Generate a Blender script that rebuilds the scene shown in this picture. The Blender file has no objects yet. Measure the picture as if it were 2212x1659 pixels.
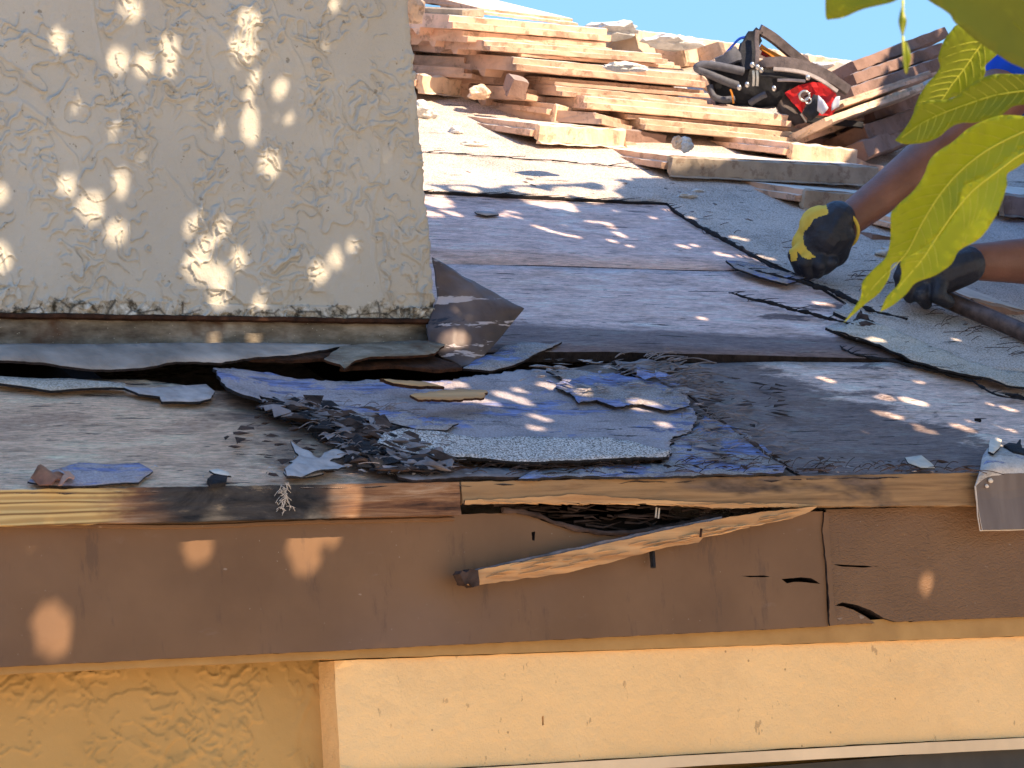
import bpy, bmesh, math, random
import numpy as np
from mathutils import Vector, Matrix, noise as mn, geometry as mg
random.seed(7); rng = np.random.default_rng(7)
scn = bpy.context.scene
C = scn.collection

# ------------------------------------------------------------------ camera
FPX = 7600.0; IW = 2212.0; IH = 1659.0
upc = np.array([-.062, -1, .0899]); upc /= np.linalg.norm(upc)
Xc = np.array([10700., 20, 7600]); Xc /= np.linalg.norm(Xc); Xc -= upc*(Xc@upc); Xc /= np.linalg.norm(Xc)
Yc = np.cross(Xc, upc)
if Yc[2] < 0: Yc = -Yc
R = np.array([Xc, Yc, upc])                 # world axes written in camera space (x right, y down, z forward)
def ray(px, py):
    return R @ np.array([(px-IW/2)/FPX, (py-IH/2)/FPX, 1.0])
CAM = -ray(990, 1040)*4.0
cam = bpy.data.cameras.new('camera'); camo = bpy.data.objects.new('camera', cam); C.objects.link(camo)
cr, cd, cf = R@np.array([1., 0, 0]), R@np.array([0, 1., 0]), R@np.array([0, 0, 1.])
m = Matrix.Identity(4)
for i in range(3):
    m[i][0] = cr[i]; m[i][1] = -cd[i]; m[i][2] = -cf[i]; m[i][3] = CAM[i]
camo.matrix_world = m
cam.sensor_width = 36; cam.lens = 36*FPX/IW; cam.clip_end = 500; cam.clip_start = .05
cam.dof.use_dof = True; cam.dof.focus_distance = 4.6; cam.dof.aperture_fstop = 30
scn.camera = camo

# ------------------------------------------------------------------ sky, sun, exposure
SUN = np.array([.37, -.64, .67]); SUN /= np.linalg.norm(SUN)
w = bpy.data.worlds.new('World'); scn.world = w; w.use_nodes = True
nt = w.node_tree; nt.nodes.clear()
sk = nt.nodes.new('ShaderNodeTexSky'); sk.sky_type = 'NISHITA'; sk.sun_disc = False
sk.sun_elevation = math.asin(SUN[2]); sk.sun_rotation = math.atan2(SUN[0], SUN[1])
sk.air_density = 1.0; sk.dust_density = 0.0; sk.ozone_density = 3.0
mx = nt.nodes.new('ShaderNodeMix'); mx.data_type = 'RGBA'; mx.blend_type = 'MULTIPLY'; mx.inputs[0].default_value = 1
mx.inputs[7].default_value = (.78, .87, .90, 1)
bg = nt.nodes.new('ShaderNodeBackground'); bg.inputs[1].default_value = .15
wo = nt.nodes.new('ShaderNodeOutputWorld')
bw = nt.nodes.new('ShaderNodeRGBToBW'); nt.links.new(sk.outputs[0], bw.inputs[0])        # even out horizon and zenith (clear deep azure sky)
ma = nt.nodes.new('ShaderNodeMath'); ma.operation = 'MULTIPLY_ADD'; ma.inputs[1].default_value = 6.0; ma.inputs[2].default_value = 1.0
dv = nt.nodes.new('ShaderNodeMath'); dv.operation = 'DIVIDE'; dv.inputs[0].default_value = 13.0
vs_ = nt.nodes.new('ShaderNodeVectorMath'); vs_.operation = 'SCALE'; hs_ = nt.nodes.new('ShaderNodeHueSaturation'); hs_.inputs['Saturation'].default_value = 1.1
nt.links.new(bw.outputs[0], ma.inputs[0]); nt.links.new(ma.outputs[0], dv.inputs[1]); nt.links.new(sk.outputs[0], vs_.inputs[0]); nt.links.new(dv.outputs[0], vs_.inputs['Scale'])
nt.links.new(vs_.outputs[0], hs_.inputs['Color']); nt.links.new(hs_.outputs[0], mx.inputs[6]); nt.links.new(mx.outputs[2], bg.inputs[0]); nt.links.new(bg.outputs[0], wo.inputs[0])
sl = bpy.data.lights.new('sun', 'SUN'); sl.energy = 3.7; sl.angle = math.radians(.36); sl.color = (1, .80, .58)
so = bpy.data.objects.new('sun', sl); C.objects.link(so)
so.rotation_euler = Vector(SUN).to_track_quat('Z', 'Y').to_euler(); so.location = (3, -5, 6)
scn.view_settings.view_transform = 'Standard'; scn.view_settings.look = 'None'
scn.view_settings.gamma = 1; scn.view_settings.use_curve_mapping = False
scn.view_settings.exposure = 1.5

# ------------------------------------------------------------------ frames
TH = math.radians(26.6); S = math.tan(TH); CT, ST = math.cos(TH), math.sin(TH)
def on_roof(px, py, h=0.0):                 # point on the roof plane (h above it)
    d = ray(px, py); hh = h/CT
    t = (S*CAM[1]+hh-CAM[2])/(d[2]-S*d[1]); return CAM+t*d
def on_y(px, py, y0):
    d = ray(px, py); return CAM+d*(y0-CAM[1])/d[1]
def at(px, py, Z): return CAM+ray(px, py)*Z
def proj(p):
    v = R.T@(np.asarray(p)-CAM); return v[0]/v[2]*FPX+IW/2, v[1]/v[2]*FPX+IH/2
def ruv(px, py, h=0.0):
    p = on_roof(px, py, h); return (p[0], p[1]/CT if h == 0 else (p[1]*CT+p[2]*ST))
def roofP(u, v, w=0.0): return Vector((u, v*CT-w*ST, v*ST+w*CT))
def wallF(y0):
    def f(u, v, w=0.0): return Vector((u, y0-w, v))
    return f
def wuv(px, py, y0):
    p = on_y(px, py, y0); return (p[0], p[2])
def fb(x, y, z=0., o=4, s=2.0):
    return mn.fractal(Vector((x, y, z)), 1.0, s, o)

# ------------------------------------------------------------------ object helpers
def tag(o, label=None, cat=None, group=None, kind=None):
    if label: o['label'] = label
    if cat: o['category'] = cat
    if group: o['group'] = group
    if kind: o['kind'] = kind
    elif cat: o['kind'] = 'thing'
    return o
def empty(name, loc, label, cat, group=None):
    o = bpy.data.objects.new(name, None); o.location = loc; o.empty_display_size = .05; C.objects.link(o)
    return tag(o, label, cat, group)
def link(name, me, mats, parent=None, smooth=False):
    if not isinstance(mats, (list, tuple)): mats = [mats]
    for m_ in mats:
        if m_ is not None: me.materials.append(m_)
    if smooth:
        me.polygons.foreach_set('use_smooth', [True]*len(me.polygons))
    o = bpy.data.objects.new(name, me); C.objects.link(o)
    if parent is not None:
        o.parent = parent
        o.matrix_parent_inverse = Matrix.Translation(-(world_loc(parent)))
    return o
def world_loc(o):
    v = Vector(o.location)
    if o.parent is not None and o.parent.type == 'EMPTY' and False: v += world_loc(o.parent)
    return v if o.type == 'EMPTY' else Vector((0, 0, 0)) if not o.parent else Vector((0, 0, 0))
def frommesh(name, verts, faces, mats, parent=None, smooth=False, mi=None):
    me = bpy.data.meshes.new(name); me.from_pydata([tuple(v) for v in verts], [], faces); me.update()
    if mi is not None: me.polygons.foreach_set('material_index', mi)
    return link(name, me, mats, parent, smooth)
def bm_obj(name, bm, mats, parent=None, smooth=False):
    bmesh.ops.recalc_face_normals(bm, faces=bm.faces)
    me = bpy.data.meshes.new(name); bm.to_mesh(me); bm.free()
    return link(name, me, mats, parent, smooth)
def box_bm(bm, x0, x1, y0, y1, z0, z1, M=None, bev=0.0):
    vs = [bm.verts.new(v) for v in [(x0,y0,z0),(x1,y0,z0),(x1,y1,z0),(x0,y1,z0),(x0,y0,z1),(x1,y0,z1),(x1,y1,z1),(x0,y1,z1)]]
    fs = [bm.faces.new([vs[i] for i in f]) for f in [(0,3,2,1),(4,5,6,7),(0,1,5,4),(1,2,6,5),(2,3,7,6),(3,0,4,7)]]
    if bev:
        es = list({e for f in fs for e in f.edges})
        r = bmesh.ops.bevel(bm, geom=es, offset=bev, segments=2, affect='EDGES', profile=.5)
        vs = list({v for f in r['faces'] for v in f.verts} | {v for v in vs if v.is_valid})
    if M is not None: bmesh.ops.transform(bm, matrix=M, verts=vs)
    return vs
def ragged(poly, amp, seg, seed, closed=True, f=1.0):
    out = []; n = len(poly)
    for i in range(n if closed else n-1):
        a = Vector(poly[i][:2]); b = Vector(poly[(i+1) % n][:2]); d = b-a; L = d.length
        if L < 1e-6: continue
        k = max(1, int(L/seg)); nrm = Vector((-d.y, d.x))/L
        for j in range(k):
            p = a+d*(j/k)
            q = amp*(mn.noise(Vector((p.x/seg*.35*f, p.y/seg*.35*f, seed)))*1.4+mn.noise(Vector((p.x/seg*1.3*f, p.y/seg*1.3*f, seed+9)))*.6)
            out.append(tuple(p+nrm*(q if j else q*.5)))
    return out
def inside(p, poly):
    x, y = p; c = False; n = len(poly); j = n-1
    for i in range(n):
        xi, yi = poly[i]; xj, yj = poly[j]
        if (yi > y) != (yj > y) and x < (xj-xi)*(y-yi)/(yj-yi)+xi: c = not c
        j = i
    return c
def slab(name, poly, F, th, mats, parent=None, holes=(), amp=0.0, seg=.01, seed=0, cell=None, lift=None, smooth=False, hamp=0.0, f=1.0):
    """a sheet or board with its own outline, thickness and holes, in the plane frame F(u,v,w); its front is at w=0 (+lift)"""
    P = ragged(poly, amp, seg, seed, f=f) if seg else [tuple(p) for p in poly]
    H = [ragged(h, hamp, seg, seed+3+k) for k, h in enumerate(holes)]
    verts = [Vector(p) for p in P]; edges = [(i, (i+1) % len(P)) for i in range(len(P))]
    for h in H:
        b = len(verts); verts += [Vector(p) for p in h]; edges += [(b+i, b+(i+1) % len(h)) for i in range(len(h))]
    if cell:
        xs = [p[0] for p in P]; ys = [p[1] for p in P]
        nx = int((max(xs)-min(xs))/cell); ny = int((max(ys)-min(ys))/cell)
        for i in range(1, nx+1):
            for j in range(1, ny+1):
                q = (min(xs)+(i+random.uniform(-.2, .2))*cell, min(ys)+(j+random.uniform(-.2, .2))*cell)
                if inside(q, P) and not any(inside(q, h) for h in H): verts.append(Vector(q))
    vo, eo, fo, *_ = mg.delaunay_2d_cdt(verts, edges, [], 0, 1e-6)
    tris = []
    for fc in fo:
        c = sum((vo[i] for i in fc), Vector((0, 0)))/len(fc)
        if inside((c.x, c.y), P) and not any(inside((c.x, c.y), h) for h in H): tris.append(tuple(fc))
    n = len(vo); V = []
    for v in vo:
        V.append(F(v.x, v.y, lift(v.x, v.y) if lift else 0.0))
    for v in vo:
        V.append(F(v.x, v.y, (lift(v.x, v.y) if lift else 0.0)-th))
    cnt = {}
    for t in tris:
        for k in range(len(t)):
            a, b = t[k], t[(k+1) % len(t)]
            cnt[(a, b)] = cnt.get((a, b), 0)+1
    faces = list(tris); mi = [0]*len(tris)
    faces += [tuple(i+n for i in reversed(t)) for t in tris]; mi += [1 if len(mats) > 1 else 0]*len(tris) if isinstance(mats, (list, tuple)) else [0]*len(tris)
    for (a, b) in cnt:
        if (b, a) not in cnt:
            faces.append((b, a, a+n, b+n)); mi.append(1 if isinstance(mats, (list, tuple)) and len(mats) > 1 else 0)
    me = bpy.data.meshes.new(name); me.from_pydata([tuple(v) for v in V], [], faces); me.update()
    me.polygons.foreach_set('material_index', mi)
    if smooth:
        me.polygons.foreach_set('use_smooth', [i < len(tris) for i in range(len(faces))])
    return link(name, me, mats, parent)
def tube(bm, pts, rad, sides=8, flat=1.0, up=None):
    pts = [Vector(p) for p in pts]; n = len(pts); rings = []
    rr = rad if isinstance(rad, (list, tuple)) else [rad]*n
    prev = None
    for i, p in enumerate(pts):
        t = (pts[min(i+1, n-1)]-pts[max(i-1, 0)]).normalized()
        u = Vector(up) if up is not None else (prev if prev is not None else (Vector((0, 0, 1)) if abs(t.z) < .9 else Vector((1, 0, 0))))
        a = (u-t*u.dot(t)).normalized(); b = t.cross(a); prev = a
        rings.append([bm.verts.new(p+(a*math.cos(q)*flat+b*math.sin(q))*rr[i]) for q in [2*math.pi*k/sides for k in range(sides)]])
    for i in range(n-1):
        for k in range(sides):
            bm.faces.new([rings[i][k], rings[i][(k+1) % sides], rings[i+1][(k+1) % sides], rings[i+1][k]])
    bm.faces.new(rings[0][::-1]); bm.faces.new(rings[-1])
def spline(pts, k=6):
    out = []; n = len(pts); P = [Vector(p) for p in pts]
    for i in range(n-1):
        p0, p1, p2, p3 = P[max(i-1, 0)], P[i], P[i+1], P[min(i+2, n-1)]
        for j in range(k):
            t = j/k
            out.append(.5*((2*p1)+(p2-p0)*t+(2*p0-5*p1+4*p2-p3)*t*t+(3*p1-p0-3*p2+p3)*t**3))
    out.append(P[-1]); return out

# ------------------------------------------------------------------ materials
class Mat:
    def __init__(s, name, rough=.8, spec=.3):
        s.m = bpy.data.materials.new(name); s.m.use_nodes = True; s.t = s.m.node_tree
        s.b = s.t.nodes['Principled BSDF']; s.b.inputs['Roughness'].default_value = rough
        s.b.inputs['Specular IOR Level'].default_value = spec; s.bump_in = None
        tc = s.t.nodes.new('ShaderNodeTexCoord'); s.co = tc.outputs['Object']
    def map(s, sc=(1, 1, 1), rot=(0, 0, 0), loc=(0, 0, 0), rnd=False):
        n = s.t.nodes.new('ShaderNodeMapping'); n.inputs['Scale'].default_value = sc; n.inputs['Rotation'].default_value = rot
        n.inputs['Location'].default_value = loc; s.t.links.new(s.co, n.inputs[0])
        if rnd:
            oi = s.t.nodes.new('ShaderNodeObjectInfo'); mm = s.t.nodes.new('ShaderNodeMath'); mm.operation = 'MULTIPLY'; mm.inputs[1].default_value = 37
            s.t.links.new(oi.outputs['Random'], mm.inputs[0]); ad = s.t.nodes.new('ShaderNodeVectorMath'); ad.operation = 'ADD'
            s.t.links.new(n.outputs[0], ad.inputs[0]); s.t.links.new(mm.outputs[0], ad.inputs[1]); return ad.outputs[0]
        return n.outputs[0]
    def noise(s, scale, detail=4, rough=.55, co=None, dist=0.0):
        n = s.t.nodes.new('ShaderNodeTexNoise'); n.inputs['Scale'].default_value = scale; n.inputs['Detail'].default_value = detail
        n.inputs['Roughness'].default_value = rough; n.inputs['Distortion'].default_value = dist
        s.t.links.new(co if co is not None else s.co, n.inputs['Vector']); return n.outputs[0]
    def voro(s, scale, co=None, feat='F1', out=0):
        n = s.t.nodes.new('ShaderNodeTexVoronoi'); n.inputs['Scale'].default_value = scale; n.feature = feat
        s.t.links.new(co if co is not None else s.co, n.inputs['Vector']); return n.outputs[out]
    def wave(s, scale, dist, co, detail=3, dscale=1.0, dirn='Z'):
        n = s.t.nodes.new('ShaderNodeTexWave'); n.inputs['Scale'].default_value = scale; n.inputs['Distortion'].default_value = dist
        n.inputs['Detail'].default_value = detail; n.inputs['Detail Scale'].default_value = dscale; n.bands_direction = dirn
        s.t.links.new(co, n.inputs['Vector']); return n.outputs[1]
    def ramp(s, fac, stops, interp='LINEAR'):
        n = s.t.nodes.new('ShaderNodeValToRGB'); e = n.color_ramp.elements; n.color_ramp.interpolation = interp
        while len(e) > 1: e.remove(e[-1])
        for i, (p, c) in enumerate(stops):
            el = e[0] if i == 0 else e.new(p)
            el.position = p; el.color = (*c, 1) if isinstance(c, (tuple, list)) else (c, c, c, 1)
        s.t.links.new(fac, n.inputs[0]); return n.outputs[0]
    def mix(s, fac, a, b, mode='MIX'):
        n = s.t.nodes.new('ShaderNodeMix'); n.data_type = 'RGBA'; n.blend_type = mode
        for i, v in ((0, fac), (6, a), (7, b)):
            if isinstance(v, bpy.types.NodeSocket): s.t.links.new(v, n.inputs[i])
            elif i == 0: n.inputs[0].default_value = v
            else: n.inputs[i].default_value = (*v, 1)
        return n.outputs[2]
    def math(s, op, a, b=0.0, c=None):
        n = s.t.nodes.new('ShaderNodeMath'); n.operation = op
        for i, v in enumerate([a, b]+([c] if c is not None else [])):
            if isinstance(v, bpy.types.NodeSocket): s.t.links.new(v, n.inputs[i])
            else: n.inputs[i].default_value = v
        return n.outputs[0]
    def sep(s, k):
        n = s.t.nodes.new('ShaderNodeSeparateXYZ'); s.t.links.new(s.co, n.inputs[0]); return n.outputs[k]
    def step(s, v, a, b):
        n = s.t.nodes.new('ShaderNodeMapRange'); n.inputs[1].default_value = a; n.inputs[2].default_value = b; n.interpolation_type = 'SMOOTHSTEP'
        s.t.links.new(v, n.inputs[0]); return n.outputs[0]
    def col(s, c):
        if isinstance(c, bpy.types.NodeSocket): s.t.links.new(c, s.b.inputs['Base Color'])
        else: s.b.inputs['Base Color'].default_value = (*c, 1)
        return s
    def bump(s, h, strength=.5, dist=.002):
        n = s.t.nodes.new('ShaderNodeBump'); n.inputs['Strength'].default_value = strength; n.inputs['Distance'].default_value = dist
        s.t.links.new(h, n.inputs['Height'])
        if s.bump_in: s.t.links.new(s.bump_in, n.inputs['Normal'])
        s.bump_in = n.outputs[0]; s.t.links.new(s.bump_in, s.b.inputs['Normal']); return s
    def rough(s, v): s.t.links.new(v, s.b.inputs['Roughness']); return s

def simple(name, c, rough=.7, spec=.3, var=.25, sc=40, bump=.3, bd=.001, metal=0.0):
    k = Mat(name, rough, spec); n = k.noise(sc, 5)
    k.col(k.mix(1.0, k.ramp(n, [(.3, tuple(x*(1-var) for x in c)), (.7, tuple(min(1, x*(1+var)) for x in c))]), k.ramp(k.noise(sc/6, 3), [(.35, .8), (.65, 1.0)]), 'MULTIPLY'))
    if bump: k.bump(k.noise(sc*4, 4), bump, bd)
    k.b.inputs['Metallic'].default_value = metal
    return k.m

# stucco paint on the chimney, with a mouldy crumbling foot
k = Mat('chimney_stucco_paint', .85, .2)
base = k.ramp(k.noise(5, 4), [(.3, (.46, .415, .335)), (.7, (.54, .49, .395))])
z = k.sep(2)
edge = k.math('ADD', z, k.math('MULTIPLY', k.noise(5, 9, .72), .12))
ZB0 = on_y(944, 692, .37)[2]; foot = k.step(edge, ZB0+.077, ZB0+.072)
crk = k.ramp(k.voro(34, k.map((1, 1, 1.5)), 'DISTANCE_TO_EDGE'), [(.0, .0), (.09, 1.0)])
flake = k.ramp(k.noise(60, 5, .7), [(.36, (.05, .04, .025)), (.46, (.30, .26, .19)), (.56, (.50, .45, .36)), (.66, (.72, .68, .58))])
flake = k.mix(k.math('MULTIPLY', k.math('SUBTRACT', 1, crk), .8), flake, (.03, .025, .02))
c2 = k.mix(foot, base, flake)
dirt = k.math('MULTIPLY', k.step(k.noise(70, 3, .6), .66, .72), .6)
c2 = k.mix(dirt, c2, (.16, .12, .07))
k.col(c2); k.bump(k.noise(380, 5, .7), .75, .0013).bump(k.noise(120, 6, .7), .6, .002)
M_STUCCO = k.m
k = Mat('ochre_wall_paint', .85, .2)
k.col(k.ramp(k.noise(6, 4), [(.3, (.43, .245, .075)), (.7, (.51, .30, .10))])); k.bump(k.noise(380, 4, .6), .3, .0008); M_OCHRE = k.m
k = Mat('cream_paint', .6, .3)
cc = k.ramp(k.noise(4, 4), [(.3, (.85, .52, .21)), (.7, (.92, .585, .25))])
cc = k.mix(k.math('MULTIPLY', k.step(k.noise(70, 4, .6, k.map((1, 1, .5))), .66, .70), .6), cc, (.36, .21, .09))
cc = k.mix(k.math('MULTIPLY', k.step(k.noise(9, 8, .7), .52, .66), .22), cc, (.66, .40, .17))
cc = k.mix(k.math('MULTIPLY', k.step(k.voro(26), .05, .03), .7), cc, (.30, .16, .06))
k.col(cc); k.bump(k.noise(50, 7, .68), .9, .0035).bump(k.noise(350, 3), .3, .0008); M_CREAM = k.m
k = Mat('trim_paint', .6, .3); k.col(k.ramp(k.noise(20, 4), [(.3, (.36, .19, .055)), (.7, (.47, .26, .08))])); k.bump(k.noise(90, 4), .4, .001); M_TRIM = k.m
# brown painted fascia
def brown(name, rough_bump):
    k = Mat(name, .55, .35)
    b = k.ramp(k.noise(7, 5, .6), [(.3, (.135, .066, .026)), (.7, (.19, .098, .042))])
    b = k.mix(k.math('MULTIPLY', k.step(k.noise(26, 5, .7, k.map((.5, 1, 1.4))), .62, .78), .35), b, (.26, .19, .15))
    b = k.mix(k.math('MULTIPLY', k.step(k.noise(3.1, 3, .5, k.map((1, 1, 1), loc=(3, 1, 2))), .5, .7), .3), b, (.15, .098, .078))
    sp = k.step(k.voro(95), .055, .03)
    sp = k.math('MULTIPLY', sp, k.step(k.noise(11, 2), .52, .6))
    b = k.mix(sp, b, (.42, .36, .27))
    dr = k.math('MULTIPLY', k.step(k.noise(16, 8, .75, k.map((1.6, 1, .35), loc=(5, 1, 2))), .57, .66), .45); b = k.mix(dr, b, (.075, .040, .022))
    sc = k.step(k.noise(60, 3, .5, k.map((.7, 1, 1.6), rot=(0, .5, 0))), .735, .76); b = k.mix(k.math('MULTIPLY', sc, .5), b, (.36, .27, .20))
    k.col(b); k.bump(k.noise(300, 3), .12, .0005)
    if rough_bump: k.bump(k.noise(170, 3, .5, k.map((.6, 1, 1.2), rot=(0, .5, 0)), 1.5), .9, .0016)
    else: k.bump(k.noise(40, 4, .5, k.map((.15, 1, 1))), .35, .0008)
    return k.m
M_BROWN = brown('brown_fascia_paint', False); M_BROWN_R = brown('pebbled_brown_fascia_paint', True)
# raw edge strip wood, rot and water stains
def raw_wood(name, c1, c2, dark, stain_lo, stain_hi, seed, dcol=(.018, .014, .012)):
    k = Mat(name, .75, .25)
    g = k.noise(26, 7, .72, k.map((.16, 1, 3.4), loc=(seed, 0, seed*.3)), .6)
    a = k.ramp(g, [(.30, dark), (.40, c2), (.5, c1), (.6, tuple(min(.9, x*1.18) for x in c1)), (.72, c2)])
    a = k.mix(.5, a, k.ramp(k.noise(30, 5, .6, k.map((.12, 1, 3))), [(.3, dark), (.6, c1)]))
    st = k.step(k.noise(4.5, 5, .6, k.map((.7, 1, 1.8), loc=(seed, seed, 0)), .6), stain_lo, stain_hi)
    a = k.mix(st, a, k.ramp(k.noise(60, 4, .6, k.map((.3, 1, 1))), [(.35, dcol), (.7, tuple(min(1, x*6) for x in dcol))]))
    k.col(a); k.bump(g, .35, .001).bump(k.noise(90, 4, .6, k.map((.1, 1, 2))), .5, .001)
    return k.m
k = Mat('rotting_edge_strip_wood', .75, .25)                       # left strip: clean at one end, blackened in the middle
g = k.wave(7, 4.5, k.map((.3, 1, 4.2)), 2, 1.4)
a = k.ramp(g, [(.05, (.40, .25, .09)), (.5, (.60, .42, .17)), (.85, (.55, .37, .14)), (.99, (.20, .11, .04))])
x = k.math('ADD', k.sep(0), k.math('MULTIPLY', k.noise(11, 4, .6, k.map((.6, 1, 2))), .16))
grey = k.math('MULTIPLY', k.step(x, -.36, -.28), k.step(x, -.02, -.12))
a = k.mix(k.step(k.math('ADD', x, k.math('MULTIPLY', k.noise(40, 6, .7, k.map((.4, 1, 1.5))), .12)), -.34, -.27), a, k.ramp(k.noise(30, 8, .75, k.map((.14, 1, 3.0)), .5), [(.34, (.03, .014, .008)), (.45, (.14, .06, .028)), (.55, (.26, .13, .06)), (.68, (.40, .27, .17))]))
a = k.mix(grey, a, k.ramp(k.noise(26, 9, .75, k.map((.35, 1, 1.3)), .6), [(.40, (.010, .010, .011)), (.56, (.05, .045, .042)), (.66, (.22, .17, .11)), (.75, (.4, .33, .24))]))
k.col(a); k.bump(g, .3, .001).bump(k.noise(80, 4, .6, k.map((.15, 1, 2))), .5, .001); M_STRIP1 = k.m
M_STRIP2 = raw_wood('weathered_edge_strip_wood', (.34, .20, .09), (.20, .105, .045), (.07, .035, .018), .56, .66, 4.2, (.03, .02, .014))
M_BATTEN = raw_wood('split_batten_wood', (.62, .34, .14), (.46, .23, .085), (.20, .08, .03), .60, .72, 1.3, (.05, .025, .01))
# weathered plywood
def ply(name, tone, seed, warm=.35, dk=.5, stain=None):
    k = Mat(name, .82, .2)
    st = k.noise(4.5, 9, .74, k.map((2.2, 8, 8), loc=(seed, 0, 0)), .3)
    a = k.ramp(st, [(.30, tuple(t*.38 for t in tone)), (.42, tuple(t*.85 for t in tone)), (.52, tuple(t*1.08 for t in tone)), (.70, tuple(min(.95, t*1.42) for t in tone))])
    fine = k.noise(30, 8, .78, k.map((2.2, 15, 15), loc=(0, seed, 0)))
    a = k.mix(.85, a, k.ramp(fine, [(.33, .22), (.44, .80), (.54, 1.06), (.66, 1.4)]), 'MULTIPLY')
    hair = k.noise(55, 4, .6, k.map((.6, 26, 26), loc=(seed, seed, 0)))
    a = k.mix(.6, a, k.ramp(hair, [(.36, .35), (.5, 1.0), (.64, 1.2)]), 'MULTIPLY')
    wv = k.step(k.noise(6, 9, .72, k.map((1.1, 3.0, 3.0), loc=(seed*2, 3, 0)), .4), .54, .585)
    a = k.mix(k.math('MULTIPLY', wv, warm), a, k.ramp(fine, [(.35, (.32, .17, .10)), (.6, (.72, .48, .33))]))
    dv = k.step(k.noise(3.0, 8, .68, k.map((.9, 1.9, 1.9), loc=(seed, seed, 1)), .3), .60-.1*dk, .64-.08*dk)
    X_, Z_ = k.sep(0), k.sep(2); wob = k.math('MULTIPLY', k.math('SUBTRACT', k.noise(8, 8, .7, k.map((.7, 2.2, 2.2), loc=(1, seed, 3))), .5), .5)
    if stain == 'lower_wedge':            # a long water stain along the lower edge
        t_ = k.math('ADD', k.math('MULTIPLY', k.math('SUBTRACT', Z_, .188), 9.0), k.math('ADD', k.math('MULTIPLY', X_, .32), wob)); dv = k.math('MAXIMUM', dv, k.step(t_, .74, .58))
    if stain == 'left':                   # a dark damp patch with a wandering right edge
        t_ = k.math('ADD', X_, k.math('ADD', wob, k.math('MULTIPLY', Z_, 1.2))); dv = k.math('MAXIMUM', dv, k.step(t_, 1.00, .95))
        t2 = k.math('ADD', Z_, k.math('MULTIPLY', wob, .10)); dv = k.math('MAXIMUM', dv, k.step(t2, .020, .012))
    if stain == 'right':
        t_ = k.math('ADD', X_, wob); dv = k.math('MAXIMUM', dv, k.step(t_, -.22, -.10))
    a = k.mix(k.math('MULTIPLY', dv, .72), a, k.mix(.5, (.05, .042, .055), a, 'MULTIPLY'))
    cr = k.step(k.noise(12, 5, .6, k.map((.9, 12, 12), loc=(seed, 5, 2))), .635, .66)
    cr3 = k.step(k.noise(30, 3, .5, k.map((.5, 18, 18), loc=(seed, 8, 2))), .69, .72)
    cr2 = k.step(k.voro(30, k.map((.5, 2.4, 2.4), loc=(seed, 2, 2))), .085, .05)
    cr2 = k.math('MULTIPLY', cr2, k.step(k.noise(7, 3), .5, .56))
    a = k.mix(cr, a, (.012, .01, .012)); a = k.mix(cr2, a, (.02, .012, .012)); a = k.mix(cr3, a, (.05, .03, .03))
    k.col(a); k.bump(fine, .8, .003).bump(hair, .5, .0015).bump(cr, -.9, .004).bump(st, .6, .006)
    return k.m
M_PLY_L = ply('brown_weathered_plywood', (.84, .55, .36), 1.0, .95, .3, 'right')
M_PLY_R = ply('grey_weathered_plywood', (.86, .64, .54), 2.3, .45, .35, 'left')
M_PLY_U = ply('silvered_plywood', (.86, .64, .58), 5.1, .22, .1, 'lower_wedge')
M_PLY_T = ply('pale_sunlit_deck', (.50, .43, .36), 8.1, .4, .0)
M_PLYEDGE = simple('plywood_broken_edge', (.035, .026, .024), .9, .1, .5, 60, .8, .003)
M_DARK = simple('attic_shade_timber', (.02, .015, .013), .95, .05, .3, 20, .3)  # near black: shade of the attic void put into the timber colour
# tar paper and granule felt
def felt(name, c, speck, blue=0.0, granule=True):
    k = Mat(name, .9, .15)
    a = k.ramp(k.noise(8, 8, .7), [(.3, tuple(x*.5 for x in c)), (.5, c), (.7, tuple(min(.95, x*1.25) for x in c))])
    a = k.mix(k.math('MULTIPLY', k.step(k.noise(22, 7, .75, k.map((.6, 2.5, 2.5))), .55, .62), .55), a, tuple(x*.35 for x in c))
    if granule:
        gr = k.noise(430, 2, .6); a = k.mix(speck, a, k.ramp(gr, [(.40, tuple(x*.12 for x in c)), (.5, c), (.60, (.85, .78, .72))]))
        k.bump(gr, .8, .0012)
    if blue:
        n1 = k.noise(9, 8, .72, k.map((.8, 2.4, 2.4), loc=(2, 7, 1)), .4)
        bv = k.math('MULTIPLY', k.step(n1, .60-blue*.13, .64-blue*.10), .85)
        bc = k.ramp(k.noise(34, 7, .75, k.map((.5, 3.4, 3.4))), [(.36, (.03, .03, .045)), (.46, (.13, .15, .27)), (.56, (.20, .25, .50)), (.68, (.45, .48, .60))])
        a = k.mix(bv, a, bc)
    cr = k.step(k.noise(12, 7, .7, k.map((.6, 6, 6)), .3), .64, .665)
    a = k.mix(cr, a, (.01, .01, .01)); k.bump(cr, -.8, .004)
    k.col(a); k.bump(k.noise(35, 8, .75), .8, .004)
    return k.m
M_FELT_UP = felt('grey_granule_felt', (.56, .455, .375), .42)
M_FELT_G = felt('pale_granule_felt', (.52, .43, .36), .8)
M_FELT_S = felt('lavender_grey_felt', (.37, .31, .31), .15, .42)
M_FELT_B = felt('blue_flaking_felt', (.32, .27, .25), .2, .9)
M_FELT_T = felt('tan_torn_felt', (.52, .44, .34), .35)
M_TAR = simple('black_tar', (.014, .013, .015), .8, .3, .5, 50, .8, .003)
M_CHIP = simple('pale_flake', (.46, .40, .37), .8, .2, .25, 60, .4)
M_APRON = simple('weathered_grey_felt', (.36, .30, .25), .9, .15, .45, 14, .8, .004)
M_CHIPW = simple('white_flake', (.70, .60, .48), .8, .2, .15, 60, .4)
M_RUST = simple('rusty_metal', (.055, .022, .010), .9, .2, .6, 80, .8, .002)
k = Mat('mildewed_board', .9, .15)
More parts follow.
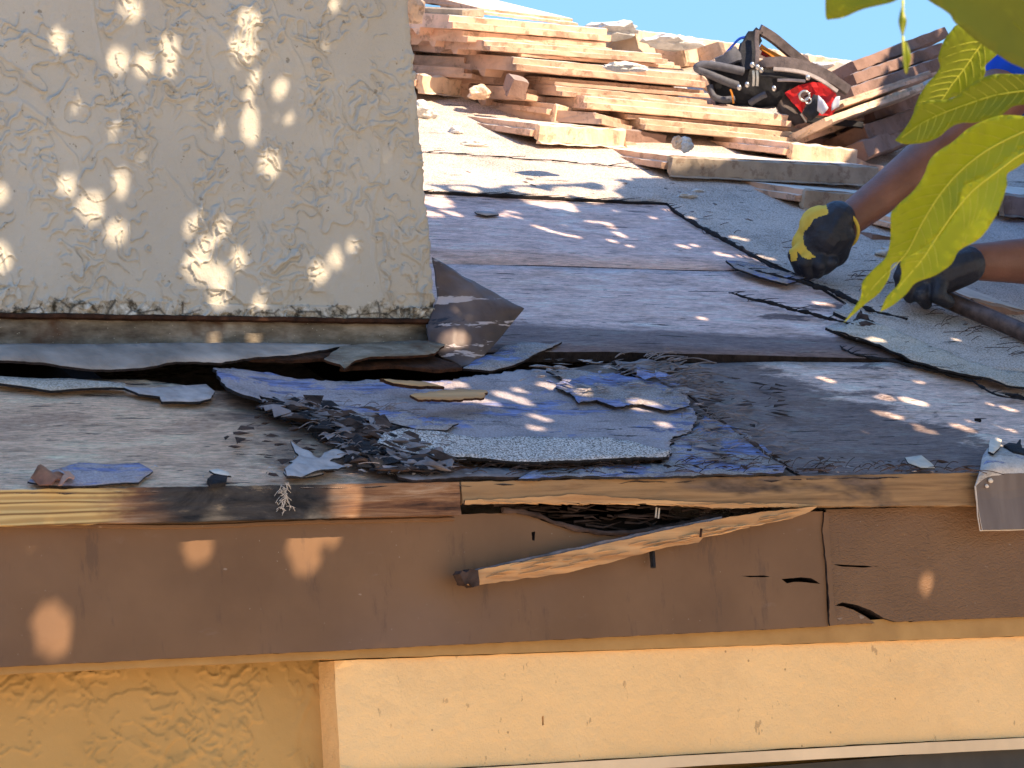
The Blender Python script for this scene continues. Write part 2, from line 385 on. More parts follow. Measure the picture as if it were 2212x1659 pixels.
a = k.ramp(k.noise(16, 6, .7, k.map((.5, 1, 1.6))), [(.3, (.035, .022, .015)), (.5, (.20, .165, .12)), (.7, (.42, .36, .28))])
a = k.mix(k.step(k.voro(150), .10, .05), a, (.55, .50, .38)); a = k.mix(k.step(k.noise(9, 4, .6), .55, .7), a, (.10, .05, .028))
k.col(a); k.bump(k.noise(50, 5, .7), .8, .003); M_MILDEW = k.m
k = Mat('stained_flashing_metal', .55, .4)
a = k.ramp(k.noise(9, 5, .6, k.map((1, 1, 1), rot=(0, .8, 0))), [(.3, (.03, .019, .016)), (.5, (.085, .056, .045)), (.7, (.17, .115, .09))])
a = k.mix(k.step(k.noise(17, 5, .65, k.map((.35, 1, 2.6), rot=(0, .62, 0))), .585, .61), a, (.45, .37, .34))
a = k.mix(k.step(k.noise(11, 9, .75, k.map((.4, 1, 2.0), rot=(0, .62, 0), loc=(3, 0, 0)), .5), .56, .60), a, (.018, .013, .015))
k.col(a); k.bump(k.noise(30, 5, .6), .4, .002); M_FLASH = k.m
k = Mat('drip_edge_metal', .5, .4)
a = k.ramp(k.noise(14, 4, .6, k.map((3, 1, .4))), [(.3, (.125, .085, .062)), (.7, (.20, .145, .11))])
k.col(a); k.bump(k.noise(120, 3), .15, .0006); M_DRIP = k.m
M_METALTOP = felt('dirty_white_metal', (.60, .55, .50), .1, .35, True)
# concrete roof tiles
def tilemat(name, c, top):
    k = Mat(name, .85, .2); co = k.map(rnd=True)
    a = k.ramp(k.noise(14, 6, .65, co), [(.3, tuple(x*.6 for x in c)), (.5, c), (.75, tuple(min(1, x*1.3) for x in c))])
    a = k.mix(k.math('MULTIPLY', k.step(k.noise(30, 8, .75, co), .53, .60), .5), a, (.17, .105, .075))
    oi = k.t.nodes.new('ShaderNodeObjectInfo')
    a = k.mix(1.0, a, k.ramp(oi.outputs['Random'], [(0, (.75, .72, .70)), (.5, (1, .95, .92)), (1, (1.2, 1.15, 1.1))]), 'MULTIPLY')
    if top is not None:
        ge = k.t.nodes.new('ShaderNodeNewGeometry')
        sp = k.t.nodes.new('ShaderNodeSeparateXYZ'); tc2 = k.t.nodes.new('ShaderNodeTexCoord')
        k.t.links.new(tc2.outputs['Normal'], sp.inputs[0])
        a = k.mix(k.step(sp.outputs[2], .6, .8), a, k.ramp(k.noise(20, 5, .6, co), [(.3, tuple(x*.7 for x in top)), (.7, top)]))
    k.col(a); k.bump(k.noise(160, 5, .65, co), .7, .0018); return k.m
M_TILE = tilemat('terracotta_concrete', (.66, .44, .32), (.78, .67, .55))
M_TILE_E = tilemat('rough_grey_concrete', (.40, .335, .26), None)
M_TILE_P = tilemat('sunlit_pale_concrete', (.74, .55, .39), (.75, .64, .50))  # paler copy of the tile colour, with the sunlight put into it
M_TILE_D = tilemat('shaded_brown_concrete', (.27, .175, .14), (.36, .28, .24))  # darker copy of the tile colour for tiles in shade
M_MORTAR = simple('white_mortar', (.72, .70, .66), .9, .2, .2, 60, .8, .003)
M_BLACKF = simple('black_webbing', (.018, .018, .022), .7, .35, .4, 120, .5)
M_GREYF = simple('grey_foam_strap', (.10, .10, .115), .7, .3, .25, 90, .4)
M_RED = simple('red_nylon', (.62, .012, .015), .5, .4, .15, 40, .2)
M_ORANGE = simple('orange_nylon', (.85, .30, .03), .5, .4, .15, 40, .2)
M_STEEL = simple('bright_steel', (.62, .60, .56), .3, .6, .1, 60, .1, .0005, .8)
M_WHITEP = simple('pale_plastic', (.58, .60, .68), .4, .5, .1, 30, .1)
M_STRAPE = simple('worn_leather', (.13, .10, .095), .6, .35, .4, 60, .5)
M_BARP = simple('rusty_pry_bar_steel', (.13, .085, .07), .45, .5, .55, 70, .6, .001, .35)
M_SKIN = Mat('brown_skin', .5, .4)
k = M_SKIN; k.col(k.ramp(k.noise(22, 4), [(.3, (.165, .066, .036)), (.7, (.24, .10, .058))])); k.bump(k.noise(260, 5, .7), .6, .0012).bump(k.noise(60, 5, .6), .4, .002)
k.b.inputs['Subsurface Weight'].default_value = .08; k.b.inputs['Subsurface Radius'].default_value = (.01, .004, .002); M_SKIN = k.m
k = Mat('black_rubber_palm', .5, .45); a = k.ramp(k.noise(30, 6, .7), [(.35, (.008, .008, .013)), (.6, (.02, .02, .028)), (.72, (.12, .11, .10))])
k.col(a); k.bump(k.noise(45, 6, .65), .9, .004).bump(k.noise(300, 3), .4, .0008); M_GLOVE = k.m
k = Mat('yellow_knit', .85, .2); k.col(k.ramp(k.noise(40, 4), [(.3, (.62, .40, .05)), (.7, (.80, .58, .10))])); k.bump(k.wave(420, .5, k.co, 1), .3, .0008); M_KNIT = k.m
M_SHIRT = simple('blue_shirt_cloth', (.008, .07, .52), .8, .2, .2, 25, .5, .003)
M_JEAN = simple('dark_work_trousers', (.03, .035, .05), .9, .1, .2, 60, .3)
M_HAIR = simple('black_hair', (.012, .01, .009), .6, .3, .3, 150, .6)
def leafmat(name, c1, c2, tr, gloss=.33):
    k = Mat(name, gloss, .4)
    a = k.ramp(k.noise(9, 4, .6), [(.3, c1), (.7, c2)])
    a = k.mix(k.math('MULTIPLY', k.step(k.noise(46, 3, .6), .66, .74), .45), a, tuple(min(1, x*1.6) for x in c2))
    a = k.mix(k.math('MULTIPLY', k.step(k.noise(30, 4, .6, k.map(loc=(4, 4, 4))), .68, .72), .5), a, (.20, .11, .02))
    k.col(a); k.bump(k.noise(160, 3, .6), .2, .0008)
    tb = k.t.nodes.new('ShaderNodeBsdfTranslucent'); k.t.links.new(a, tb.inputs[0])
    mxs = k.t.nodes.new('ShaderNodeMixShader'); mxs.inputs[0].default_value = tr
    out = k.t.nodes['Material Output']
    k.t.links.new(k.b.outputs[0], mxs.inputs[1]); k.t.links.new(tb.outputs[0], mxs.inputs[2]); k.t.links.new(mxs.outputs[0], out.inputs[0])
    return k.m
M_LEAF = leafmat('yellow_green_leaf', (.36, .40, .010), (.50, .52, .018), .5)
M_LEAF_D = leafmat('shaded_green_leaf', (.13, .16, .006), (.20, .23, .01), .4)  # leaf green darkened for the top leaf hanging in shade
M_LEAF_M = leafmat('mid_green_leaf', (.22, .26, .008), (.32, .36, .012), .5)
M_VEIN = simple('leaf_midrib', (.66, .62, .06), .6, .3, .1, 30, 0)
M_SIDEV = simple('leaf_side_vein', (.56, .54, .05), .6, .3, .1, 30, 0)
M_BARK = simple('tree_bark', (.12, .09, .07), .9, .1, .4, 20, .8, .006)
M_CROWN = leafmat('crown_leaf', (.16, .15, .03), (.26, .24, .06), .55)
M_PAVE = simple('pale_paving', (.66, .52, .36), .9, .2, .12, 3, .3)
M_GLASS = Mat('dark_window_glass', .08, .5).col((.012, .012, .011)).m
M_BRONZE = simple('dark_window_frame_paint', (.03, .027, .022), .5, .4, .2, 30, .1)
M_DEADLEAF = simple('dead_leaf_copper', (.30, .115, .055), .55, .4, .5, 60, .5, .001)
M_DEADLEAF2 = simple('dead_leaf_pale', (.50, .27, .18), .5, .4, .2, 60, .4, .001)
M_SPLINTER = simple('dark_splinter', (.07, .045, .035), .9, .1, .7, 40, .8, .002)
M_SPLW = simple('grey_splinter', (.24, .20, .19), .9, .1, .5, 40, .8, .002)

# ------------------------------------------------------------------ ground and house body
YF, YW, YB, YT = .019, .075, .034, .028          # fascia, wall, band and trim fronts
frommesh('ground', [(-120, -120, -2.75), (120, -120, -2.75), (120, 120, -2.75), (-120, 120, -2.75)], [(0, 1, 2, 3)], M_PAVE)['kind'] = 'structure'

# stucco relief height (skip trowel): plateaus with lips and thin ridges
def relief(x, z, s=1.0, seed=0.0):
    x *= s; z *= s
    wx = x*11+.75*mn.noise(Vector((x*18, z*18, seed+1)))+.28*mn.noise(Vector((x*60, z*60, seed+2)))
    wz = z*11+.75*mn.noise(Vector((x*18, z*18, seed+5)))+.28*mn.noise(Vector((x*60, z*60, seed+6)))
    n1 = mn.noise(Vector((wx, wz, seed))); mask = mn.noise(Vector((x*8, z*8, seed+11))); fine = mn.noise(Vector((x*170, z*170, seed+40)))
    h = 0.0
    m1 = min(1, max(0, (mask+.16)*5))
    e = (n1-.16+.012*fine)/.016                        # thin plateaus with a raised lip
    if e > -6: h += m1*(.0011/(1+math.exp(-min(30, e*2)))+.0011*math.exp(-(e-.8)**2*.35))
    n2 = mn.noise(Vector((wx*2.3+4, wz*2.3, seed+3)))
    m2 = min(1, max(0, (mn.noise(Vector((x*17, z*17, seed+17)))+.06)*8))
    if m2 > 0:
        e2 = (abs(n2)-.01)/.035
        h += m2*.0018*math.exp(-e2*e2)
    m3 = min(1, max(0, (mn.noise(Vector((x*13, z*13, seed+23)))-.04)*9))
    if m3 > 0:
        n3 = mn.noise(Vector((wx*6, wz*6+7, seed+7)))
        h += m3*.0016*max(0, min(1, (n3-.08)*14))
    n4 = mn.noise(Vector((x*6.5+z*3+.8*wx*.12, z*4.2, seed+51))); m4 = min(1, max(0, (mn.noise(Vector((x*6, z*6, seed+57)))+.18)*5))
    if abs(n4) < .09: h += m4*.0013*math.exp(-((abs(n4)-.004)/.018)**2)
    n5 = mn.noise(Vector((x*75+wx, z*75, seed+61))); h += .0007*max(0, n5-.12)*min(1, max(0, (mn.noise(Vector((x*10, z*10, seed+63)))+.2)*4))
    h += .0004*mn.noise(Vector((x*50, z*50, seed+31)))+.00016*fine
    return h
def relief_grid(name, xs, zs, F, mat, parent, s=1.0, seed=0.0, amp=1.0, extra=None, wrap_right=None, wrap_bottom=0.0):
    nx, nz = len(xs), len(zs); V = []; faces = []
    for j, z in enumerate(zs):
        for i, x in enumerate(xs):
            xx = x(z) if callable(x) else x
            h = relief(xx, z, s, seed)*amp
            if extra: h += extra(xx, z)
            V.append(F(xx, z, h))
    for j in range(nz-1):
        for i in range(nx-1):
            a = j*nx+i; faces.append((a, a+1, a+nx+1, a+nx))
    # side return and bottom return
    if wrap_right:
        b = len(V)
        for j, z in enumerate(zs):
            v = V[j*nx+nx-1]; V.append(v+Vector((-.0005+.002*mn.noise(Vector((3, z*60, 1))), wrap_right, 0)))
        for j in range(nz-1): faces.append((j*nx+nx-1, b+j, b+j+1, (j+1)*nx+nx-1))
    if wrap_bottom:
        b = len(V)
        for i in range(nx): V.append(V[i]+Vector((0, wrap_bottom, 0)))
        for i in range(nx-1): faces.append((i, b+i, b+i+1, i+1))
    return frommesh(name, V, faces, mat, parent, smooth=True)

# ------------------------------------------------------------------ chimney
YC = .37
ch = empty('stucco_chimney', (-.4, .7, .2), 'wide beige skip-trowel stucco chimney filling the upper left', 'chimney')
pr0, pr1 = on_y(883, 0, YC), on_y(944, 692, YC); pl0 = on_y(0, 670, YC)
zb = pr1[2]; slope_x = (pr1[0]-pr0[0])/(pr1[2]-pr0[2])
def xedge(z): return pr1[0]+(z-pr1[2])*slope_x
zbot_l = pl0[2]
ztop_vis = pr0[2]+.06
x_left = on_y(0, 0, YC)[0]-.05
N1 = 560
def mkx(t):
    return lambda z: x_left+(xedge(z)-x_left)*t
cols = [mkx(i/N1) for i in range(N1+1)]
zs = list(np.linspace(zb, ztop_vis, 420))
def chim_extra(x, z):
    h = 0
    d = z-zb
    if d < .05:                              # crumbling foot: plates of paint lifting and missing
        q = mn.cell(Vector((x*38+3*mn.noise(Vector((x*30, z*30, 0))), z*60, 2)))
        a = max(0, 1-d/.05+.6*mn.noise(Vector((x*12, z*12, 5))))
        h -= min(1, max(0, a-.35)*3)*(.0035*q+.0012)
    e = xedge(z)-x
    if e < .012:
        h -= (1-e/.012)**2*.004*(1+mn.noise(Vector((x*90, z*90, 3))))
        h += .0025*max(0, mn.noise(Vector((9, z*55, 3))))
    return h
relief_grid('stucco_face', cols, zs, wallF(YC), M_STUCCO, ch, 1.0, 2.0, 1.5, chim_extra, .03, .025)
bm = bmesh.new()
box_bm(bm, x_left-.6, pr1[0]-.012, YC+.004, YC+.75, zb+.002, zb+.06)
vs = box_bm(bm, x_left-.6, pr0[0]-.006, YC+.004, YC+.75, zb+.0601, 2.2)
bm_obj('chimney_core', bm, M_STUCCO, ch)
slab('stucco_upper_face', [(x_left-.6, ztop_vis), (xedge(ztop_vis), ztop_vis), (xedge(2.2), 2.2), (x_left-.6, 2.2)], wallF(YC), .003, M_STUCCO, ch, seg=None)
slab('stucco_side_face', [(x_left-.6, zb), (x_left, zb), (x_left, ztop_vis), (x_left-.6, ztop_vis)], wallF(YC), .003, M_STUCCO, ch, seg=None)
# rusty bead along the foot, mildewed base board, its curled lower lip
zz = lambda px, py: on_y(px, py, YC)[2]
e0, e1 = on_y(0, 670, YC), on_y(944, 692, YC)
bp = [(e0[0]-.3+(e1[0]-e0[0]+.3)*i/60, YC-.001+.0015*mn.noise(Vector((i*.7, 0, 0))), zb-.002+.002*mn.noise(Vector((i*.5, 3, 0)))) for i in range(61)]
bm = bmesh.new(); tube(bm, bp, .0055, 6, .7); bm_obj('rusty_bead', bm, M_RUST, ch)
xr = on_y(925, 740, YC+.006)[0]
bb0, bb1 = on_y(0, 752, YC+.006), on_y(925, 752, YC+.006)
slab('base_board', [(bb0[0]-.5, bb0[2]), (xr, bb1[2]), (xr, zb-.001), (bb0[0]-.5, zb-.001)], wallF(YC+.006), .03, M_MILDEW, ch, seg=.006, amp=.0015, cell=.012,
     lift=lambda u, v: .004*mn.noise(Vector((u*12, v*20, 0)))+.002*mn.noise(Vector((u*60, v*80, 0))))
# ------------------------------------------------------------------ roof: sheathing, fascia, edge strips
roof = empty('roof', (.5, 0, 0), 'stripped sloping roof deck of weathered plywood with brown fascia below', 'roof')
def RP(lst, h=0): return [ruv(*p) for p in lst]
# left eave sheet (brown), reaches under the torn felt
lo = RP([(0, 815), (300, 812), (470, 838), (700, 842), (900, 835), (1120, 800), (1322, 778)])
ev = -.002
slab('plywood_sheet', [(-1.6, ev), (.508, ev), (.508, lo[-1][1]), *lo[::-1][1:], (-1.6, lo[0][1])], roofP, .014, [M_PLY_L, M_PLYEDGE], roof,
     seg=.012, amp=.0012, seed=1, cell=.02, lift=lambda u, v: .0016*fb(u*7, v*7, 1)+.0022*fb(u*25, v*60, 4, 2)*max(0, min(1, (u+.25)*4))-.004, smooth=True)
# right eave sheet
rt = RP([(1322, 778), (1480, 776), (1700, 774), (1950, 775), (2212, 776)])
rt = [(a, b-(.016 if i == 0 else .008 if i == 1 else .003)) for i, (a, b) in enumerate(rt)]
slab('plywood_sheet', [(.516, ev), (4.6, ev), (4.6, rt[-1][1]), *rt[::-1], ], roofP, .014, [M_PLY_R, M_PLYEDGE], roof,
     seg=.015, amp=.0012, seed=2, cell=.025, lift=lambda u, v: .0012*fb(u*7, v*7, 2)-.004+.003*max(0, fb(u*18, v*50, 6))*max(0, 1-(u-.51)*3), smooth=True)
# upper sheet rows
v1 = rt[2][1]+.004
slab('plywood_sheet', [(-1.6, v1+.012), (.20, v1+.012), (.30, v1+.004), (.60, v1+.002), (4.6, v1), (4.6, .80), (-1.6, .80)], roofP, .014, [M_PLY_U, M_PLYEDGE], roof,
     seg=.03, amp=.0012, seed=3, cell=.05, lift=lambda u, v: .0015*fb(u*5, v*5, 3)+.006*max(0, 1-abs(u-.5)*2.2)*max(0, 1-(v-v1)*6), smooth=True)
slab('plywood_sheet', [(-1.6, .803), (4.6, .803), (4.6, 1.42), (-1.6, 1.42)], roofP, .014, [M_PLY_U, M_PLYEDGE], roof,
     seg=.05, amp=.001, seed=4, cell=.08, lift=lambda u, v: .0015*fb(u*5, v*5, 7), smooth=True)
RID = 2.17
slab('plywood_sheet', [(-1.6, 1.425), (4.6, 1.425), (4.6, RID), (-1.6, RID)], roofP, .014, [M_PLY_T, M_PLYEDGE], roof, seg=.1, amp=.001, seed=5, cell=.2)
yr, zr = RID*CT, RID*ST
frommesh('rear_slope', [(-1.6, yr, zr), (4.6, yr, zr), (4.6, yr*2, 0), (-1.6, yr*2, 0), (-1.6, yr, zr-.02), (4.6, yr, zr-.02), (4.6, yr*2, -.02), (-1.6, yr*2, -.02)],
         [(0, 1, 2, 3), (7, 6, 5, 4), (0, 3, 7, 4), (1, 5, 6, 2), (3, 2, 6, 7)], M_PLY_T, roof)
# rafters and box behind the fascia, coloured near black for the void's shade
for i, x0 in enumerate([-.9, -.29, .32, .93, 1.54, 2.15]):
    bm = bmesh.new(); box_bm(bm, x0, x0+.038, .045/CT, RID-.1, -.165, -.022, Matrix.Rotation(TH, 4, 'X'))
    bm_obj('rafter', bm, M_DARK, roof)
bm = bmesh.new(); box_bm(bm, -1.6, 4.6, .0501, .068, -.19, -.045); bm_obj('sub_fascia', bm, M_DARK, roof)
# fascia boards: outlines in the plane of the fascia
W = lambda lst, y0=YF: [wuv(px, py, y0) for px, py in lst]
ft = W([(1130, 1108), (1180, 1128), (1240, 1148), (1320, 1158), (1420, 1150), (1500, 1135), (1570, 1118), (1640, 1108), (1776, 1104)])
lb, rb = wuv(0, 1441, YF), wuv(1789, 1353, YF)
zft = wuv(990, 1108, YF)[1]
sl_b = (rb[1]-lb[1])/(rb[0]-lb[0])
poly = [(-1.6, lb[1]+sl_b*(-1.6-lb[0])), (rb[0], rb[1]), (wuv(1776, 1104, YF)[0], ft[-1][1])]+ft[::-1][1:]+[(-1.6, zft+.001)]
crack1 = W([(1688, 1251), (1730, 1247), (1752, 1249), (1772, 1261), (1742, 1258), (1715, 1257), (1700, 1260)])
slit = W([(1402, 1190), (1412, 1188), (1416, 1224), (1406, 1226)])
cr3 = W([(1600, 1244), (1650, 1243), (1664, 1246), (1620, 1247)])
nail_shadow = W([(1148, 1150), (1156, 1148), (1155, 1168), (1150, 1167)])  # a nail's cast shadow, cut into the board as a slit
slab('fascia_board', poly, wallF(YF), .018, [M_BROWN, M_PLYEDGE], roof, holes=[crack1, slit, cr3, nail_shadow], seg=.006, amp=.0006, seed=11, hamp=.0004, cell=.03,
     lift=lambda u, v: .0008*fb(u*6, v*9, 2)+.0025*max(0, min(1, (.03-abs(v+.045))/.03))*max(0, min(1, (u-.05)*12))*max(0, mn.noise(Vector((u*9, 1, 1)))+.4))
r0 = wuv(1784, 1104, YF+.003); r1 = wuv(1797, 1350, YF+.003); r2 = wuv(2212, 1332, YF+.003)
sr = (r2[1]-r1[1])/(r2[0]-r1[0])
crack2 = W([(1804, 1308), (1820, 1301), (1850, 1307), (1882, 1318), (1908, 1335), (1937, 1343), (1978, 1340), (1942, 1357), (1902, 1353), (1868, 1330), (1843, 1317), (1822, 1310)], YF+.003)
slab('fascia_board', [(r1[0], r1[1]), (4.6, r1[1]+sr*(4.6-r1[0])), (4.6, -.041), (r0[0], -.041)], wallF(YF+.003), .018, [M_BROWN_R, M_PLYEDGE], roof, holes=[crack2,
     W([(1800, 1219), (1850, 1221), (1900, 1224), (1860, 1226), (1820, 1224)], YF+.003)],
     seg=.006, amp=.0006, seed=12, hamp=.0006, cell=.03, lift=lambda u, v: .0008*fb(u*6, v*9, 5))
# flaking filler over the joint
jp = W([(1776, 1108), (1786, 1106), (1790, 1180), (1794, 1240), (1798, 1300), (1806, 1350), (1790, 1352), (1787, 1290), (1782, 1220), (1774, 1150)])
slab('joint_filler', jp, wallF(YF-.003), .003, [M_BROWN, M_PLYEDGE], roof, seg=.004, amp=.0011, seed=14, cell=.01, lift=lambda u, v: .0012*mn.noise(Vector((u*50, v*50, 0))))
# caulk line under the left strip
cl = [on_y(px, py, YF-.001) for px, py in [(0, 1134), (200, 1136), (420, 1137), (640, 1128), (760, 1126), (980, 1121)]]
bm = bmesh.new(); tube(bm, [Vector(p)+Vector((0, 0, .001*mn.noise(Vector((i*.8, 0, 0))))) for i, p in enumerate(spline(cl, 8))], .0026, 6); bm_obj('caulk_line', bm, M_BROWN, roof)
# edge strips
def strip(px0, px1, y_top, y_bot, mat, seed, bottom=None, holes=()):
    a0, a1 = px0, px1
    p = bottom if bottom else [(a0, y_bot), (a1, y_bot)]
    poly = p+[(a1, y_top), (a0, y_top)]
    return slab('edge_strip', poly, wallF(0), .018, [mat, mat], roof, seg=.006, amp=.0008, seed=seed, cell=.012, lift=lambda u, v: .0012*fb(u*9, v*30, seed)+.0008*fb(u*40, v*80, seed, 2))
sx0 = wuv(992, 1040, 0)[0]
strip(-1.6, sx0, -.0005, wuv(990, 1112, 0)[1], M_STRIP1, 21)
b2 = W([(1000, 1088), (1100, 1086), (1200, 1083), (1330, 1084), (1450, 1088), (1550, 1098), (1680, 1094), (1770, 1094), (2110, 1092)], 0)
b2 = [(sx0+.003, b2[0][1])]+b2[1:]+[(4.6, -.046)]
strip(sx0+.003, 4.6, -.0005, 0, M_STRIP2, 22, b2)
# ochre sub-trim, band, wall, window
tl = W([(0, 1440), (600, 1424), (1000, 1412), (1500, 1396), (2212, 1372)], YT)
tz = lambda px, py, y: wuv(px, py, y)[1]
slab('trim_board', [(-1.6, tz(0, 1450, YT)), (-.2, tz(700, 1424, YT)), (wuv(2212, 1374, YT)[0], tz(2212, 1374, YT)), (4.6, tz(2212, 1374, YT)-.0), (4.6, -.179), (-1.6, -.179)],
     wallF(YT), .02, M_TRIM, roof, seg=.01, amp=.0006, seed=31)
wall = empty('house_wall', (-.4, YW, -2.7), 'ochre skip-trowel stucco wall under the fascia at lower left', 'wall')
bx0 = wuv(728, 1430, YB)[0]
xs = list(np.linspace(-.75, bx0+.03, 300)); zs = list(np.linspace(-.42, -.15, 150))
relief_grid('stucco_face', xs, zs, wallF(YW), M_OCHRE, wall, 1.0, 40.0, 1.0)
bm = bmesh.new(); box_bm(bm, -1.6, 4.6, YW+.006, YW+.15, -2.75, -.17)
bm_obj('wall_core', bm, M_OCHRE, wall)
for nm, bb in (('side_wall', (-1.6, -1.45)), ('side_wall', (4.45, 4.6))):
    V = []
    for x0 in bb:
        V += [(x0, YW+.15, -2.75), (x0, yr*2-.1, -2.75), (x0, yr*2-.1, -.02), (x0, yr, zr-.03), (x0, YW+.15, .02)]
    frommesh(nm, V, [(0, 1, 2, 3, 4), (9, 8, 7, 6, 5), (0, 5, 6, 1), (1, 6, 7, 2), (2, 7, 8, 3), (3, 8, 9, 4), (4, 9, 5, 0)], M_OCHRE, wall)
bm = bmesh.new(); box_bm(bm, -1.45, 4.45, yr*2-.25, yr*2-.1, -2.75, -.03); bm_obj('rear_wall', bm, M_OCHRE, wall)
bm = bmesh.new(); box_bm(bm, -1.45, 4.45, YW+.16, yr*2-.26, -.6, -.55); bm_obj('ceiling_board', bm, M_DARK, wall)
band = empty('plaster_band', (.3, YB, -.3), 'smooth cream painted plaster band under the fascia at lower right', 'beam')
bl = W([(728, 1427), (1100, 1413), (1500, 1399), (1900, 1385), (2212, 1375)], YB)
bz = W([(740, 1672), (1100, 1652), (1500, 1628), (1900, 1606), (2212, 1592)], YB)
sb = (bz[-1][1]-bz[-2][1])/(bz[-1][0]-bz[-2][0]); st_ = (bl[-1][1]-bl[-2][1])/(bl[-1][0]-bl[-2][0])
poly = [(bl[0][0], bz[0][1])]+bz[1:]+[(4.6, bz[-1][1]-.0)]+[(4.6, bl[-1][1]+.002)]+bl[::-1]
bev = .006
nail1 = W([(1170, 1548), (1174, 1546), (1175, 1566), (1171, 1567)], YB)
slab('band_face', poly, wallF(YB), YW-YB+.006, M_CREAM, band, seg=.01, amp=.0006, seed=41, cell=.02, holes=[nail1], hamp=.0002,
     lift=lambda u, v: .0014*fb(u*14, v*14, 9)-.006*max(0, 1-(u-bl[0][0])/.007)**2)
lp = W([(740, 1674), (1100, 1655), (1500, 1631), (1900, 1609), (2212, 1594)], YB-.006)
lq = W([(740, 1702), (1100, 1681), (1500, 1655), (1900, 1633), (2212, 1618)], YB-.006)
slab('drip_lip', [(lp[0][0], lq[0][1])]+lq[1:]+[(4.6, lq[-1][1]), (4.6, lp[-1][1])]+lp[::-1], wallF(YB-.006), .04, simple('lip_paint', (.84, .60, .34), .5, .4, .08, 20, .1), band, seg=.02, amp=.0003, seed=43)
win = empty('window', (1.2, .07, -.9), 'dark bronze window frame just under the cream band at lower right', 'window')
bm = bmesh.new(); z1 = lq[-1][1]+.004
box_bm(bm, -.1, 3.2, .05, .074, z1-.05, z1-.001); box_bm(bm, -.1, -.05, .05, .074, -1.4, z1-.051); box_bm(bm, 3.15, 3.2, .05, .074, -1.4, z1-.051); box_bm(bm, -.1, 3.2, .05, .074, -1.45, -1.4005)
bm_obj('frame', bm, M_BRONZE, win)
bm = bmesh.new(); box_bm(bm, -.0499, 3.1499, .06, .066, -1.4, z1-.0501); bm_obj('pane', bm, M_GLASS, win)
# ------------------------------------------------------------------ shade tree: real leaves between the sun and the eave
sA = np.cross(SUN, [0, 0, 1.]); sA /= np.linalg.norm(sA); sB = np.cross(sA, SUN)
def surf_n(px, py):
    return (0, -ST, CT) if (py < 1036 and not (py < 745 and px < 883+(py/690.)*62) and not (918 < px < 1132 and 560 < py < 790 and py < 745)) else (0, -1, 0)
def surf_pt(px, py):                                      # the surface seen at this place of the photograph
    if py < 745 and px < 883+(py/690.)*62: return on_y(px, py, YC)
    if 918 < px < 1080 and 560 < py < 790: return on_y(px, py, YC-.02)
    if py > 1128: return on_y(px, py, YF)
    if py > 1036: return on_y(px, py, 0)
    return on_roof(px, py)
SPOTS = [(282,20,25),(123,80,18),(124,98,15),(255,130,26),(310,143,22),(363,100,20),(367,118,16),(365,152,17),(533,48,24),(514,105,22),(534,104,22),(522,122,20),
 (548,172,13),(538,205,12),(541,250,20),(541,272,22),(541,290,20),(604,195,14),(612,186,12),(125,264,20),(118,280,16),(582,358,24),(462,275,18),(143,403,20),(260,388,19),(260,404,17),
 (197,450,29),(252,503,25),(0,420,17),(0,550,20),(4,570,18),(410,490,14),(420,476,10),(440,532,16),(455,528,12),(477,494,15),(474,506,12),(425,575,32),(468,605,28),
 (512,562,19),(687,590,21),(725,560,18),(760,532,11),(475,645,18),(560,655,16),(470,722,14),(560,722,18),(590,720,12),(240,282,9),(165,232,7),(590,262,9),(625,255,9),(300,340,7),(450,0,16),(722,10,14),(866,24,7),(706,100,9),(100,510,6),
 (430,1180,28),(657,1180,33),(660,1200,30),(720,1158,14),(112,1352,38),(118,1385,28),(745,1075,34),(742,1100,28),(2005,1255,15),
 (960,752,17),(985,748,12),(925,842,18),(950,842,18),(980,842,15),(958,873,17),(985,876,14),(1030,880,18),(1050,884,14),(1078,864,17),(1105,872,16),(1125,880,12),(1110,855,9),(1172,846,17),(1195,852,15),
 (1239,870,12),(1365,890,16),(1390,893,14),(1148,912,9),(1148,936,11),(1170,918,8),(1422,929,11),(770,1018,14),(800,1022,9),
 (1796,817,9),(1780,813,7),(1862,843,16),(1890,848,16),(1915,853,15),(1965,860,15),(1990,866,14),(1912,888,14),(1938,894,13),(2056,875,7),(2040,872,6),(2110,905,16),(2135,910,15),(2155,915,10),
 (2075,917,12),(2095,924,11),(1995,923,10),(2015,927,10),(1990,915,8),(1870,928,9),(2137,865,7),(2176,875,7),(2190,880,6),(1870,748,12),(1885,750,9),(1772,657,10),(1790,659,9),(1518,688,9),(1532,662,7),(1548,664,6),
 (1160,490,8),(1175,494,8),(1190,500,8),(1210,505,8),(1228,509,8),(1245,512,8),(1320,490,8),(1335,502,8),(1345,508,8),(1300,480,7),(1325,520,8),(960,457,8),(980,460,6),(1285,470,7),(1395,500,7),(1410,470,6),
 (1478,532,10),(1500,530,7),(1554,548,10),(1575,552,8),(1518,504,8),(1582,518,9),(1600,523,7),(1640,560,9),(1660,564,8),(1603,553,7),(1476,559,7),(1380,480,7),(1440,505,7),(1360,530,7),(1420,548,7),(1530,470,6),(1560,480,7),
 (1490,475,7),(1700,590,7),(1730,600,6),(1990,820,6),(2060,740,6),(2140,980,7),(1960,960,6),(2188,925,9),(1240,455,7),(1180,445,6),(1120,470,6),(1060,480,6),(1330,455,6),
 (1260,500,6),(1285,505,6),(1270,520,6),(1100,540,5),(1440,455,5),(1000,640,5),(1100,610,5),(1240,640,4),(1190,560,4),(2110,15,9),(2080,660,0)]
SP = []
